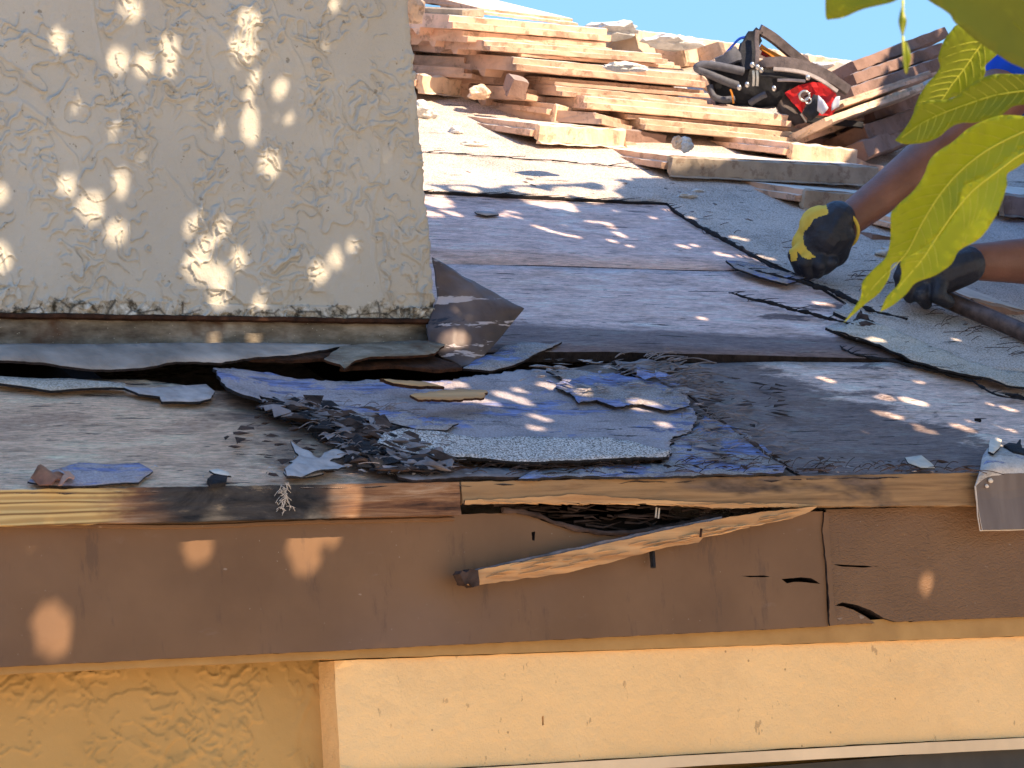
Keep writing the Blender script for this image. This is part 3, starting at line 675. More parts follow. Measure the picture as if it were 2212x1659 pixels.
for x, y, r in SPOTS:
    p = surf_pt(x, y); z = float((R.T@(p-CAM))[2]); nn_ = np.array(surf_n(x, y)); c_ = float(nn_@SUN)
    e_ = np.array([nn_@sA, nn_@sB]); e_ /= np.linalg.norm(e_)
    SP.append((p@sA, p@sB, r/FPX*z*(1.0 if (y < 745 and x < 945) else 1.12)+(.0015 if r and y > 745 else 0), e_[0], e_[1], 1/c_**2-1))
SP = np.array(SP)
LIT = [(-200, -3000), (700, -3000), (700, -200), (870, 345), (960, 345), (1090, 352), (1280, 348), (1420, 340), (1560, 352), (1660, 345), (1840, 346), (1840, 250), (1846, 120), (2000, 40), (2100, -3000)]
LIT = [(860, -3000), (860, 345), (960, 348), (1090, 352), (1280, 348), (1420, 336), (1560, 340), (1660, 335), (1842, 338), (1838, 200), (1838, 110), (1990, 30), (2100, -3000)]
LITA = np.array(LIT, float)
def in_poly(x, y, P):
    c = np.zeros(x.shape, bool); j = len(P)-1
    for i in range(len(P)):
        xi, yi = P[i]; xj, yj = P[j]
        with np.errstate(divide='ignore', invalid='ignore'):
            q = ((yi > y) != (yj > y)) & (x < (xj-xi)*(y-yi)/(yj-yi+1e-12)+xi)
        c ^= q; j = i
    return c
def lit_at(a, b):                                         # where the sun ray (a,b) lands, and whether the photograph shows it lit
    P = a[..., None]*sA+b[..., None]*sB+5*SUN
    def hit_y(y0):
        t = (P[..., 1]-y0)/SUN[1]; return P-t[..., None]*SUN
    qc = hit_y(YC); inch = (qc[..., 0] < .02) & (qc[..., 2] > .2)
    h = .05
    t = (P[..., 2]-S*P[..., 1]-h)/(SUN[2]-S*SUN[1]); qr = P-t[..., None]*SUN
    onroof = qr[..., 1] > 0
    qf = hit_y(YF)
    q = np.where(inch[..., None], qc, np.where(onroof[..., None], qr, qf))
    v = (q-CAM)@R
    px = v[..., 0]/v[..., 2]*FPX+IW/2; py = v[..., 1]/v[..., 2]*FPX+IH/2
    lit = in_poly(px, py, LITA) & ~inch
    dap = (px > 860) & (py > 300) & (py < 445) & (px < 1400) & onroof & ~inch & ~lit
    return lit, dap, px, py, inch
def make_crown(n, L, Wd, t0, t1, a0, a1, b0, b1, dapple=True):
    a = rng.uniform(a0, a1, n); b = rng.uniform(b0, b1, n); t = rng.uniform(t0, t1, n)
    ax = rng.normal(size=(n, 3)); ax[:, 2] -= .5; ax -= .75*(ax@SUN)[:, None]*SUN; ax /= np.linalg.norm(ax, axis=1)[:, None]
    nn = SUN+.55*rng.normal(size=(n, 3)); nn -= (nn*ax).sum(1)[:, None]*ax; nn /= np.linalg.norm(nn, axis=1)[:, None]
    sd = np.cross(ax, nn); sc = rng.uniform(.7, 1.25, n)
    c = a[:, None]*sA+b[:, None]*sB+t[:, None]*SUN
    out = [(-.5, 0, 0), (-.22, .42, .04), (.12, .5, .05), (.5, 0, -.06), (.12, -.5, .05), (-.22, -.42, .04)]
    V = np.stack([c+ax*(L*sc*u)[:, None]+sd*(Wd*sc*v)[:, None]+nn*(L*sc*w_)[:, None] for u, v, w_ in out], 1)
    smp = np.concatenate([V, V.mean(1, keepdims=True), .5*(V+np.roll(V, -1, 1)), .5*(V+V.mean(1, keepdims=True))], 1)
    pa = smp@sA; pb = smp@sB; keep = np.ones(n, bool)
    for s_ in SP:
        if s_[2] > .0032:
            near = ((a-s_[0])**2+(b-s_[1])**2) < (L+s_[2])**2; idx = np.where(near & keep)[0]
            if len(idx):
                qa = pa[idx]-s_[0]; qb = pb[idx]-s_[1]; d = qa**2+qb**2+s_[5]*(qa*s_[3]+qb*s_[4])**2
                keep[idx[(d < s_[2]**2).any(1)]] = False
    lit, dap, px, py, inch = lit_at(pa, pb)
    keep &= ~lit.any(1)
    if dapple:
        ca, cb = pa[:, 6], pb[:, 6]
        hole = np.array([mn.noise(Vector((x*16, y*16, 3.3)))+.5*mn.noise(Vector((x*38, y*38, 1.3))) for x, y in zip(ca, cb)])
        dm = dap[:, 6]; g = np.clip((py[:, 6]-320)/130., 0, 1)
        keep &= ~(dm & (hole > -.22+.75*g))
        rt_ = (px[:, 6] > 1838) & (py[:, 6] < 420); keep &= ~(rt_ & (hole > .28))
    return V[keep]
cor = [surf_pt(x, y) for x, y in [(-60, -60), (-60, 1700), (2260, 1450), (2300, 100), (1400, 300), (860, -60)]]
ca = [p@sA for p in cor]; cb = [p@sB for p in cor]
a0, a1, b0, b1 = min(ca)-.08, max(ca)+.08, min(cb)-.08, max(cb)+.05
T0 = 1.75
V1 = make_crown(5200, .100, .046, T0+.05, T0+.6, a0, a1, b0, b1)
V2 = make_crown(7000, .050, .026, T0, T0+.2, a0, a1, b0, b1)
Vv = np.concatenate([V1, V2])
# fill every gap the photograph shows no light through with small leaves, sized to stay clear of the lit openings
G = .0025; na, nb = int((a1-a0)/G), int((b1-b0)/G)
ga = a0+(np.arange(na)+.5)*G; gb = b0+(np.arange(nb)+.5)*G
AA, BB = np.meshgrid(ga, gb, indexing='ij')
open_ = np.zeros((na, nb), bool)
for s_ in SP:
    if s_[2] > .0032: open_ |= ((AA-s_[0])**2+(BB-s_[1])**2+s_[5]*((AA-s_[0])*s_[3]+(BB-s_[1])*s_[4])**2) < s_[2]**2
lit, dap, px_, py_, inch_ = lit_at(AA, BB)
sub = AA[::2, ::2]; subb = BB[::2, ::2]
need = np.argwhere(dap)
hn = np.zeros((na, nb)) - 1
for i_, j_ in need: 
    x, y = ga[i_], gb[j_]; hn[i_, j_] = mn.noise(Vector((x*16, y*16, 3.3)))+.5*mn.noise(Vector((x*38, y*38, 1.3)))
gq = np.clip((py_-325)/130., 0, 1)
open_ |= lit | (dap & (hn > -.15+.75*gq))
rt2 = (px_ > 1838) & (py_ < 330) & ~inch_
for i_, j_ in np.argwhere(rt2):
    if mn.noise(Vector((ga[i_]*20, gb[j_]*20, 3.3))) > .26: open_[i_, j_] = True
# chamfer distance to the nearest opening
D = np.where(open_, 0., 9.)
for it in range(14):
    E_ = D.copy()
    for dx, dy, dd in [(1,0,G),(-1,0,G),(0,1,G),(0,-1,G),(1,1,G*1.41),(1,-1,G*1.41),(-1,1,G*1.41),(-1,-1,G*1.41)]:
        sh = np.roll(np.roll(D, dx, 0), dy, 1)+dd
        E_ = np.minimum(E_, sh)
    D = E_
D = np.minimum(D, 14*G)
cov = np.zeros((na, nb), bool)
def paint(V):
    pa = V@sA; pb = V@sB
    for k in range(len(V)):
        i0 = max(0, int((pa[k].min()-a0)/G)); i1 = min(na, int((pa[k].max()-a0)/G)+1)
        j0 = max(0, int((pb[k].min()-b0)/G)); j1 = min(nb, int((pb[k].max()-b0)/G)+1)
        if i1 <= i0 or j1 <= j0: continue
        cov[i0:i1, j0:j1] |= in_poly(AA[i0:i1, j0:j1], BB[i0:i1, j0:j1], list(zip(pa[k], pb[k])))
paint(Vv)
extra = []
def fill_pass(minr):
    todo = np.argwhere(~cov & (D > minr)); rng.shuffle(todo)
    for i_, j_ in todo:
        if cov[i_, j_]: continue
        r = min(D[i_, j_]*.98, .022)
        c = ga[i_]*sA+gb[j_]*sB+(T0+rng.uniform(-.04, .25))*SUN; th = rng.uniform(0, 6.28)
        el = rng.uniform(.8, 1.0)
        u = (math.cos(th)*sA+math.sin(th)*sB); v = (-math.sin(th)*sA+math.cos(th)*sB)
        P6 = [c+u*r*math.cos(q)+v*r*el*math.sin(q)+SUN*rng.uniform(-.3, .3)*r for q in [0, 1.05, 2.09, 3.14, 4.19, 5.24]]
        extra.append(P6)
        k0 = int(r/G)+1
        sl_ = (slice(max(0, i_-k0), i_+k0+1), slice(max(0, j_-k0), j_+k0+1))
        cov[sl_] |= ((AA[sl_]-ga[i_])**2+(BB[sl_]-gb[j_])**2) < (r*el*.93)**2
fill_pass(.012); fill_pass(.006); fill_pass(.0025)
Vv = np.concatenate([Vv, np.array(extra)]); n = len(Vv)
treeo = empty('shade_tree', (2.6, -3.2, -2.75), 'leafy tree whose long yellow-green leaves hang in at the upper right', 'tree')
fc = []
for i in range(n):
    k0 = 6*i; fc += [(k0, k0+1, k0+2, k0+3), (k0, k0+3, k0+4, k0+5)]
cro = frommesh('crown', Vv.reshape(-1, 3), fc, M_CROWN, treeo); cro['kind'] = 'stuff'
Pc = lambda a, b, t: Vector(a*sA+b*sB+t*SUN)
am, bm_ = (a0+a1)/2, (b0+b1)/2
tc_ = Pc(am+.2, bm_, 3.1)
bm = bmesh.new()
tube(bm, spline([(2.6, -3.2, -2.8), (2.5, -3.15, -1.2), (2.4, -2.9, .3), (2.2, -2.5, 1.4), tuple(tc_+Vector((.5, -.2, .2)))], 6), [.14-.09*i/24 for i in range(25)], 10)
bm_obj('trunk', bm, M_BARK, treeo, True)
for i in range(9):
    q = Pc(random.uniform(a0+.3, a1-.2), random.uniform(b0+.3, b1-.1), 3.0)
    bm = bmesh.new(); base_ = Vector((2.3, -2.6, 1.2))
    tube(bm, spline([base_, base_.lerp(q, .45)+Vector((0, -.1, .25)), q], 8), [.04-.033*j/16 for j in range(17)], 6)
    bm_obj('limb', bm, M_BARK, treeo, True)

# ------------------------------------------------------------------ foreground leaves of the same tree
def poly_leaf(outline, rib, Z0, mats, name='leaf', tilt=(0, 0), curl=.01, veins=True, fine=True):
    """a leaf blade built at its own distance: outline and midrib give its shape, tilt how it turns away, curl its fold along the rib"""
    cx = sum(p[0] for p in outline)/len(outline); cy = sum(p[1] for p in outline)/len(outline)
    pl = [Vector((x-cx, cy-y))*(Z0/FPX) for x, y in outline]
    rb = [Vector((x-cx, cy-y))*(Z0/FPX) for x, y in rib]
    org = Vector(at(cx, cy, Z0)); ex, ey, ez = Vector(cr), Vector(-cd), Vector(-cf)
    # smooth outline
    sm = spline([Vector((p.x, p.y, 0)) for p in pl]+[Vector((pl[0].x, pl[0].y, 0))], 4)[:-1]
    poly = [(p.x, p.y) for p in sm]
    def drib(u, v):
        best = 9; sg = 1
        p = Vector((u, v))
        for i in range(len(rb)-1):
            a, b = rb[i], rb[i+1]; d = b-a; t = max(0, min(1, (p-a).dot(d)/max(d.length_squared, 1e-9)))
            q = a+d*t; e = (p-q).length
            if e < best: best = e; sg = 1 if d.x*(p-q).y-d.y*(p-q).x > 0 else -1; bt = (i+t)
        return best, sg, bt
    def lift(u, v):
        d, s_, t = drib(u, v)
        vein = .0007*math.sin(d*260+t*14)*min(1, d*60) if veins else 0
        return curl*min(1, d/.03)+.007*mn.noise(Vector((u*20, v*20, Z0)))*min(1, d*40)+vein+tilt[0]*u+tilt[1]*v
    F = lambda u, v, w_=0.0: org+ex*u+ey*v+ez*w_
    lf = slab(name, poly, F, .0004, mats, treeo, seg=None, cell=.0045 if fine else .01, lift=lift, smooth=True)
    bm = bmesh.new(); rr = spline([Vector((p.x, p.y, 0)) for p in rb], 5)
    pts = [F(p.x, p.y, lift(p.x, p.y)+.0004) for p in rr]; nn_ = len(pts)
    tube(bm, pts, [.0011*(1-.75*i/nn_) for i in range(nn_)], 6, .6)
    if fine:
        bv = bmesh.new(); tot = [0]
        for i in range(2, len(rr)-2, 2):
            p = rr[i]; t = (rr[i+1]-rr[i-1]).normalized()
            for sg in (1, -1):
                ang = sg*.95; dx, dy = t.x*math.cos(ang)-t.y*math.sin(ang), t.x*math.sin(ang)+t.y*math.cos(ang)
                q = []; 
                for st in range(12):
                    x_, y_ = p.x+dx*st*.0045, p.y+dy*st*.0045; dx2 = dx+t.x*.07*st; dy2 = dy+t.y*.07*st; x_ = p.x+dx2*st*.0042; y_ = p.y+dy2*st*.0042
                    if not inside((x_, y_), poly): break
                    q.append(F(x_, y_, lift(x_, y_)+.00022))
                if len(q) > 3: tube(bv, q, [.00042*(1-.7*a/len(q)) for a in range(len(q))], 4, .6)
        if len(bv.verts): sv = bm_obj('side_veins', bv, M_SIDEV, None, True); sv.parent = lf; sv['kind'] = 'stuff'
        else: bv.free()
    v_ = bm_obj('midrib', bm, M_VEIN if mats is not M_LEAF_D else M_LEAF_M, None, True); v_.parent = lf
    return lf
c2 = lambda L: [(1728+x*.21875, y*.21875) for x, y in L]
c3 = lambda L: [(1780+x*.1953, 345.6+y*.1953) for x, y in L]
poly_leaf(c2([(245, -250), (255, 0), (272, 165), (330, 178), (440, 165), (600, 100), (760, 65), (880, 42), (960, 5), (1040, -60), (1150, -250), (700, -420)]), c2([(1150, -300), (800, -150), (500, 10), (280, 160)]), 2.35, M_LEAF_M, tilt=(.3, .2), fine=False)
poly_leaf(c2([(1120, -80), (1200, 10), (1290, 75), (1380, 120), (1450, 170), (1500, 240), (1620, 330), (1750, 420), (1930, 520), (2080, 600), (2240, 660), (2500, 760), (2900, 700), (2900, -200), (2000, -350), (1300, -260)]), c2([(1300, -200), (1750, -20), (2000, 120), (2250, 330), (2600, 560)]), 2.45, M_LEAF_D, tilt=(-.2, .5), fine=False)
poly_leaf(c2([(1700, 330), (1530, 270), (1460, 330), (1400, 410), (1365, 500), (1345, 590), (1372, 660), (1330, 740), (1250, 830), (1190, 920), (1150, 1010), (1125, 1110), (1200, 1090), (1400, 1000), (1600, 930), (1700, 880), (1790, 800), (1830, 720), (1830, 650), (1890, 590), (1950, 520), (1850, 420)]), c2([(1870, 340), (1780, 450), (1620, 680), (1500, 840), (1400, 990), (1300, 1070)]), 2.95, M_LEAF_M, tilt=(-.2, .3))
poly_leaf(c2([(2700, 700), (2400, 740), (2212, 750), (2000, 748), (1900, 752), (1800, 775), (1700, 825), (1600, 900), (1540, 955), (1450, 985), (1350, 990), (1240, 1000), (1165, 1050), (1125, 1110), (1090, 1190), (1040, 1270), (975, 1350), (962, 1378), (1050, 1412), (1150, 1412), (1270, 1395), (1380, 1350), (1450, 1290), (1530, 1235), (1620, 1212), (1710, 1215), (1820, 1195), (1950, 1160), (2020, 1110), (2090, 1060), (2212, 1040), (2500, 1000), (2700, 900)]),
          c2([(2700, 800), (2400, 880), (2150, 910), (1900, 950), (1650, 1030), (1400, 1120), (1200, 1220), (1020, 1350)]), 2.85, M_LEAF_M, tilt=(.1, .35))
poly_leaf([(1830, 697), (1852, 664), (1866, 640), (1867, 620), (1869, 606), (1893, 578), (1917, 554), (1925, 520), (1925, 500), (1924, 463), (1932, 450), (1950, 432), (1967, 417), (1982, 398), (1992, 380), (1999, 358), (2008, 341), (2028, 325), (2050, 311), (2078, 286), (2111, 268), (2155, 255), (2212, 257), (2300, 240), (2330, 270),
           (2280, 310), (2212, 320), (2175, 342), (2151, 361), (2112, 390), (2085, 400), (2074, 420), (2066, 450), (2053, 474), (2036, 500), (2016, 520), (1995, 538), (1956, 560), (1932, 570), (1928, 590), (1922, 605), (1905, 632), (1880, 652), (1856, 674)],
          [(2320, 245), (2212, 285), (2130, 325), (2072, 370), (2030, 420), (1995, 478), (1965, 540), (1940, 570), (1900, 610), (1866, 655), (1836, 692)], 2.8, M_LEAF, tilt=(.25, .2))
poly_leaf([(1912, 672), (1919, 650), (1928, 634), (1950, 609), (1954, 585), (1952, 562), (1990, 540), (2016, 521), (2038, 498), (2055, 472), (2068, 448), (2074, 420), (2080, 402), (2112, 388), (2151, 361), (2190, 330), (2260, 300), (2330, 290), (2330, 320), (2260, 340), (2212, 352), (2185, 368), (2168, 380), (2167, 404), (2155, 443), (2137, 482), (2112, 517), (2073, 541), (2057, 570), (2024, 594), (1985, 609), (1966, 632), (1940, 656)],
          [(2330, 300), (2212, 330), (2150, 372), (2100, 412), (2062, 458), (2025, 515), (1995, 562), (1960, 605), (1935, 640), (1915, 668)], 2.74, M_LEAF, tilt=(.3, .25))
poly_leaf([(1949, 10), (1954, 30), (1958, 45), (1955, 62), (1950, 78), (1944, 62), (1941, 45), (1944, 28)], [(1950, 0), (1950, 75)], 2.2, M_LEAF_M, fine=False, tilt=(.4, 0))
poly_leaf([(1957, 88), (1963, 105), (1967, 125), (1964, 142), (1958, 160), (1951, 140), (1950, 120), (1952, 100)], [(1950, 78), (1957, 158)], 2.2, M_LEAF_M, fine=False, tilt=(.4, 0))
tw = [at(2500, -150, 2.5), at(2400, 60, 2.6), at(2340, 200, 2.72), at(2320, 270, 2.78)]
bm = bmesh.new(); tube(bm, spline([tc_+Vector((.3, -.2, 0)), Vector(tw[0])+Vector((.3, .1, .5))]+tw, 8), [.02-.016*min(1, i/24) for i in range(41)], 7)
bm_obj('twig', bm, M_BARK, treeo, True)
# ------------------------------------------------------------------ bent flashing and curled metal/felt under the chimney
def sheet3(name, pts, mats, parent=None, label=None, cat=None, group=None, th=.0015, sub=6, crease=0.0, lin=False):
    spl = (lambda P_, k_: [Vector(P_[i]).lerp(Vector(P_[i+1]), j/k_) for i in range(len(P_)-1) for j in range(k_)]+[Vector(P_[-1])]) if lin else spline
    """a bent sheet lofted through rows of 3-D points, with thickness"""
    rows = [spl(r, sub) for r in pts]; n = len(rows[0])
    cols_ = [spl([r[i] for r in rows], sub) for i in range(n)]; mrow = len(cols_[0])
    V = [cols_[i][j] for j in range(mrow) for i in range(n)]; fa = []
    nm = (V[1]-V[0]).cross(V[n]-V[0]).normalized()
    if crease:
        V = [v+nm*crease*(mn.noise(v*22)+.5*abs(mn.noise(v*55))) for v in V]
    V2 = [v-nm*th for v in V]; o_ = len(V)
    for j in range(mrow-1):
        for i in range(n-1):
            a = j*n+i; fa.append((a, a+1, a+n+1, a+n)); fa.append((a+o_, a+n+o_, a+n+1+o_, a+1+o_))
    for i in range(n-1): fa.append((i, i+o_, i+1+o_, i+1)); k0 = (mrow-1)*n+i; fa.append((k0, k0+1, k0+1+o_, k0+o_))
    for j in range(mrow-1): a = j*n; fa.append((a, a+n, a+n+o_, a+o_)); a += n-1; fa.append((a, a+o_, a+n+o_, a+n))
    o = frommesh(name, V+V2, fa, mats, parent, True)
    if label: tag(o, label, cat, group)
    return o
yf = YC-.005
def oy(px, py, y): return Vector(on_y(px, py, y))
sheet3('bent_flashing', [[oy(935, 555, yf+.03), oy(945, 562, yf+.03), oy(955, 568, yf+.032), oy(966, 575, yf+.034)],
                         [oy(948, 640, yf+.01), oy(985, 625, yf+.012), oy(1018, 612, yf+.016), oy(1046, 622, yf+.02)],
                         [oy(920, 712, yf-.005), oy(975, 690, yf-.008), oy(1060, 668, yf-.004), oy(1130, 668, yf+.0)],
                         [oy(922, 748, yf-.012), oy(975, 740, yf-.022), oy(1040, 735, yf-.02), oy(1088, 722, yf-.012)],
                         [oy(955, 772, yf-.026), oy(985, 782, yf-.036), oy(1018, 780, yf-.036), oy(1045, 770, yf-.028)],
                         [oy(978, 790, yf-.03), oy(995, 794, yf-.042), oy(1012, 790, yf-.042), oy(1030, 781, yf-.034)]],
       M_FLASH, None, 'bent brown metal flashing sticking out at the foot of the chimney corner', 'flashing', crease=.005, sub=10, lin=True)
def roof_sheet(name, outline, h, th, mats, label=None, cat=None, group=None, seed=0, amp=.0016, seg=.006, cell=.014, lift=None, parent=None, holes=(), smooth=True):
    o = slab(name, [ruv(x, y, h) for x, y in outline], lambda u, v, w_=0: roofP(u, v, w_+h), th, mats, parent, seg=seg, amp=amp, seed=seed, cell=cell,
             lift=lift or (lambda u, v: .0015*fb(u*10, v*14, seed)), holes=[[ruv(x, y, h) for x, y in q] for q in holes], smooth=smooth)
    if label: tag(o, label, cat, group)
    return o
# lower lips of the chimney base: pale felt apron lifted off the deck
ap = [(-60, 745), (200, 742), (420, 742), (600, 741), (760, 746), (640, 765), (560, 771), (470, 778), (380, 777), (300, 783), (200, 786), (110, 778), (30, 775), (-60, 772)]
roof_sheet('felt_apron', ap, .022, .003, [M_APRON, M_PLYEDGE], 'thin grey felt apron curling out along the chimney foot at far left', 'felt strip', seed=3, amp=.0014,
           lift=lambda u, v: .003*mn.noise(Vector((u*9, v*9, 0)))-.006*max(0, min(1, (ruv(0, 770, .022)[1]-v)*60+.2)))
ap2 = [(700, 775), (735, 748), (800, 742), (925, 738), (960, 745), (940, 762), (900, 766), (850, 770), (800, 772), (770, 778), (745, 795), (735, 786), (720, 782)]
roof_sheet('torn_flashing_flap', ap2, .028, .003, [M_MILDEW, M_RUST], 'jagged grey flap hanging below the chimney corner', 'felt strip', seed=5, amp=.0016,
           lift=lambda u, v: .004*mn.noise(Vector((u*14, v*14, 2))))
rl = [(540, 775), (640, 768), (740, 748), (760, 746), (752, 758), (700, 775), (620, 778)]
roof_sheet('rust_stained_strip', rl, .018, .004, [M_RUST, M_RUST], 'rust brown curled strip under the chimney base board', 'metal strip', seed=6)
rl = [(735, 795), (770, 780), (850, 772), (930, 766), (985, 786), (1000, 795), (940, 800), (860, 790), (800, 792)]
roof_sheet('rust_stained_strip', rl, .016, .004, [M_RUST, M_RUST], 'rust brown curled strip below the bent flashing', 'metal strip', seed=7)
rl = [(1000, 795), (1040, 775), (1080, 752), (1130, 738), (1188, 742), (1215, 738), (1160, 765), (1110, 790), (1060, 800)]
roof_sheet('torn_felt_tongue', rl, .010, .003, [M_FELT_B, M_PLYEDGE], 'small blue flaking felt tongue beside the bent flashing', 'felt piece', seed=8, lift=lambda u, v: .005*mn.noise(Vector((u*20, v*20, 2))))

# big curled felt laminate on the eave sheet, in layers
big = [(460, 809), (502, 802), (582, 808), (643, 818), (760, 825), (814, 821), (900, 828), (1000, 818), (1113, 800), (1218, 799), (1341, 812), (1420, 826), (1475, 848), (1497, 885), (1505, 905),
       (1492, 930), (1455, 945), (1447, 962), (1452, 978), (1440, 988), (1300, 997), (1166, 1004), (1050, 996), (937, 993), (905, 985), (850, 972), (802, 955), (815, 935), (770, 915), (735, 905), (697, 891), (640, 880), (556, 866), (562, 878), (530, 870), (498, 862), (478, 845)]
def big_lift(u, v):
    l = max(0, min(1, (ruv(700, 860, .006)[0]-u)/.2))
    return .019*l**1.5+.0022*fb(u*9, v*14, 3)+.002*abs(mn.noise(Vector((u*16, v*55, 8))))
roof_sheet('felt_laminate', big, .008, .0038, [M_FELT_S, M_TAR], 'large lavender grey torn felt sheet with a curled left corner on the eave', 'roofing felt', seed=12, amp=.0040, seg=.004, cell=.008, lift=big_lift)
gran = [(812, 955), (830, 935), (870, 925), (950, 935), (1040, 945), (1140, 942), (1240, 946), (1300, 944), (1360, 952), (1400, 965), (1448, 975), (1440, 986), (1300, 993), (1166, 999), (1050, 992), (937, 988), (880, 976)]
roof_sheet('granule_strip', gran, .0135, .003, [M_FELT_G, M_TAR], 'pale granule covered felt strip lying along the lower edge of the torn sheet', 'roofing felt', seed=13, amp=.0018, seg=.005,
           lift=lambda u, v: big_lift(u, v))
blue = [(1180, 803), (1240, 800), (1341, 812), (1420, 826), (1470, 850), (1490, 880), (1440, 888), (1380, 872), (1330, 880), (1290, 866), (1250, 872), (1230, 850), (1200, 838), (1215, 820)]
roof_sheet('blue_flaking_patch', blue, .0135, .002, [M_FELT_B, M_TAR], 'vivid blue flaking patch on the upper edge of the torn felt', 'roofing felt', seed=14, amp=.002, seg=.005,
           lift=lambda u, v: big_lift(u, v)+.003*abs(mn.noise(Vector((u*60, v*120, 3)))))
blue2 = [(690, 868), (800, 885), (880, 893), (930, 905), (990, 915), (960, 932), (900, 928), (840, 912), (790, 905), (740, 890)]
roof_sheet('blue_flaking_patch', blue2, .0135, .002, [M_FELT_B, M_TAR], 'narrow lilac blue patch left of the granule strip', 'roofing felt', seed=15, amp=.0016, seg=.005, lift=big_lift)
low = [(1445, 965), (1500, 925), (1520, 900), (1590, 925), (1650, 965), (1700, 1005), (1690, 1022), (1600, 1026), (1480, 1028), (1350, 1032), (1230, 1030), (1120, 1034), (1150, 1018), (1300, 1008), (1430, 1000)]
roof_sheet('blue_grey_felt_scrap', low, .004, .003, [M_FELT_B, M_TAR], 'blue grey crumbling felt scrap along the eave under the granule strip', 'roofing felt', seed=16, amp=.0022, seg=.005, lift=lambda u, v: .003*abs(mn.noise(Vector((u*30, v*60, 3)))))
lp2 = [(840, 1008), (960, 1012), (1100, 1010), (1180, 1018), (1130, 1030), (1010, 1030), (900, 1036), (860, 1030)]
roof_sheet('rotten_wood_sliver', lp2, .003, .004, [M_SPLW, M_PLYEDGE], 'thin brown grey rotten wood sliver on the eave above the strip joint', 'wood sliver', seed=17, amp=.0014, seg=.004)
# charcoal slope of tar debris at the left end of the torn felt
for i, (o_, lab) in enumerate([([(640, 912), (700, 905), (770, 915), (800, 950), (850, 972), (905, 990), (930, 1015), (880, 1030), (800, 1000), (770, 965), (720, 940), (670, 932)], 'black crumbling tar clump left of the granule strip'),
                               ([(560, 880), (640, 886), (700, 897), (740, 912), (690, 918), (620, 905), (575, 893)], 'dark brown tar shreds under the curled felt corner')]):
    roof_sheet('tar_clump', [(sum(p[0] for p in o_)/len(o_)+(x-sum(p[0] for p in o_)/len(o_))*.75, sum(p[1] for p in o_)/len(o_)+(y-sum(p[1] for p in o_)/len(o_))*.6) for x, y in o_], .006-.002*i, .006, [M_TAR, M_TAR], lab, 'tar debris', seed=18+i, amp=.003, seg=.004, cell=.006, lift=lambda u, v: .009*fb(u*40, v*60, 3))
# white/grey felt remains on the left eave sheet
for i, (o_, lab, mt) in enumerate([
    ([(-60, 812), (60, 816), (160, 818), (270, 826), (278, 836), (200, 838), (110, 843), (60, 836), (-60, 822)], 'grey felt remnant at the far left edge of the eave', M_FELT_T),
    ([(262, 834), (330, 836), (400, 832), (445, 830), (464, 846), (455, 862), (430, 868), (350, 866), (345, 856), (300, 850)], 'rounded pale felt scrap left of the curled sheet', M_CHIP)]):
    roof_sheet('felt_scrap', o_, .006, .003, [mt, M_TAR], lab, 'felt scrap', seed=24+i, amp=.001, seg=.006)
# upper felt field
upf = [(860, 150), (860, 411), (1000, 417), (1200, 427), (1440, 439), (1455, 455), (1520, 492), (1600, 535), (1700, 582), (1760, 612), (1830, 655), (1800, 675), (1835, 690), (1783, 706), (1830, 726), (1900, 745), (1960, 770), (2050, 800), (2110, 812), (2150, 800), (2260, 806), (2900, 830), (3400, 250), (2600, 200), (1900, 190), (1300, 170)]
roof_sheet('granule_felt_layer', upf, .0045, .0065, [M_FELT_UP, M_TAR], 'wide grey granule felt layer with a torn black edge across the upper deck', 'roofing felt', seed=31, amp=.0022, seg=.012, cell=.035,
           lift=lambda u, v: .0018*fb(u*8, v*12, 3)+.004*max(0, 1-abs(v-ruv(1900, 745)[1])*14)*max(0, mn.noise(Vector((u*12, v*30, 1)))))
tn = [(1800, 712), (1900, 745), (1960, 772), (2030, 795), (2110, 812), (2240, 845), (2260, 810), (2150, 796), (2100, 780), (2000, 740), (1900, 700), (1860, 690)]
roof_sheet('torn_tan_felt', tn, .012, .003, [M_FELT_T, M_TAR], 'tan torn felt edge lifting below the leaf tips', 'roofing felt', seed=32, amp=.002, seg=.006, cell=.012, lift=lambda u, v: .003*fb(u*20, v*30, 7))
# black strips along the torn edge (lifted felt lips)
def felt_lip(name, pts, wd, h, label, mat=M_TAR, cat='felt strip', w2=None):
    bm = bmesh.new(); P3 = spline([on_roof(x, y, h) for x, y in pts], 14 if len(pts) > 2 else 6)
    rr_ = [max(.0007, wd*.62*(1+.9*mn.noise(Vector(p)*70)+.6*mn.noise(Vector(p)*190))*(.3+.7*math.sin(math.pi*min(1, (i+.6)/len(P3))))) for i, p in enumerate(P3)]
    tube(bm, [p+Vector((0, .003*mn.noise(Vector(p)*90), .002*mn.noise(Vector(p)*40))) for p in P3], rr_, 7, 1, up=(0, -ST, CT))
    for q_ in range(0, len(P3)-4, 3):      # loose threads and torn slivers along the lip
        p = P3[q_]; e_ = P3[q_+3]-p; o2 = Vector((random.uniform(-.006, .006), random.uniform(-.012, .012), random.uniform(0, .004)))
        tube(bm, [p, p+e_*.5+o2, p+e_*random.uniform(.8, 1.3)+o2*1.8], [.0009, .0006, .0003], 4)
    for v in bm.verts: pass
    return tag(bm_obj(name, bm, mat), label, cat)
felt_lip('felt_lip', [(1440, 441), (1480, 470), (1560, 515), (1640, 560), (1700, 590)], .005, .007, 'black rolled felt lip running down to the gloved hand')
felt_lip('felt_lip', [(915, 413), (1060, 420), (1250, 430), (1440, 440)], .0032, .006, 'straight black felt edge across the deck beside the chimney')
felt_lip('felt_lip', [(905, 327), (1040, 336), (1250, 352), (1400, 366)], .0016, .007, 'thin dark lap line across the sunlit felt')
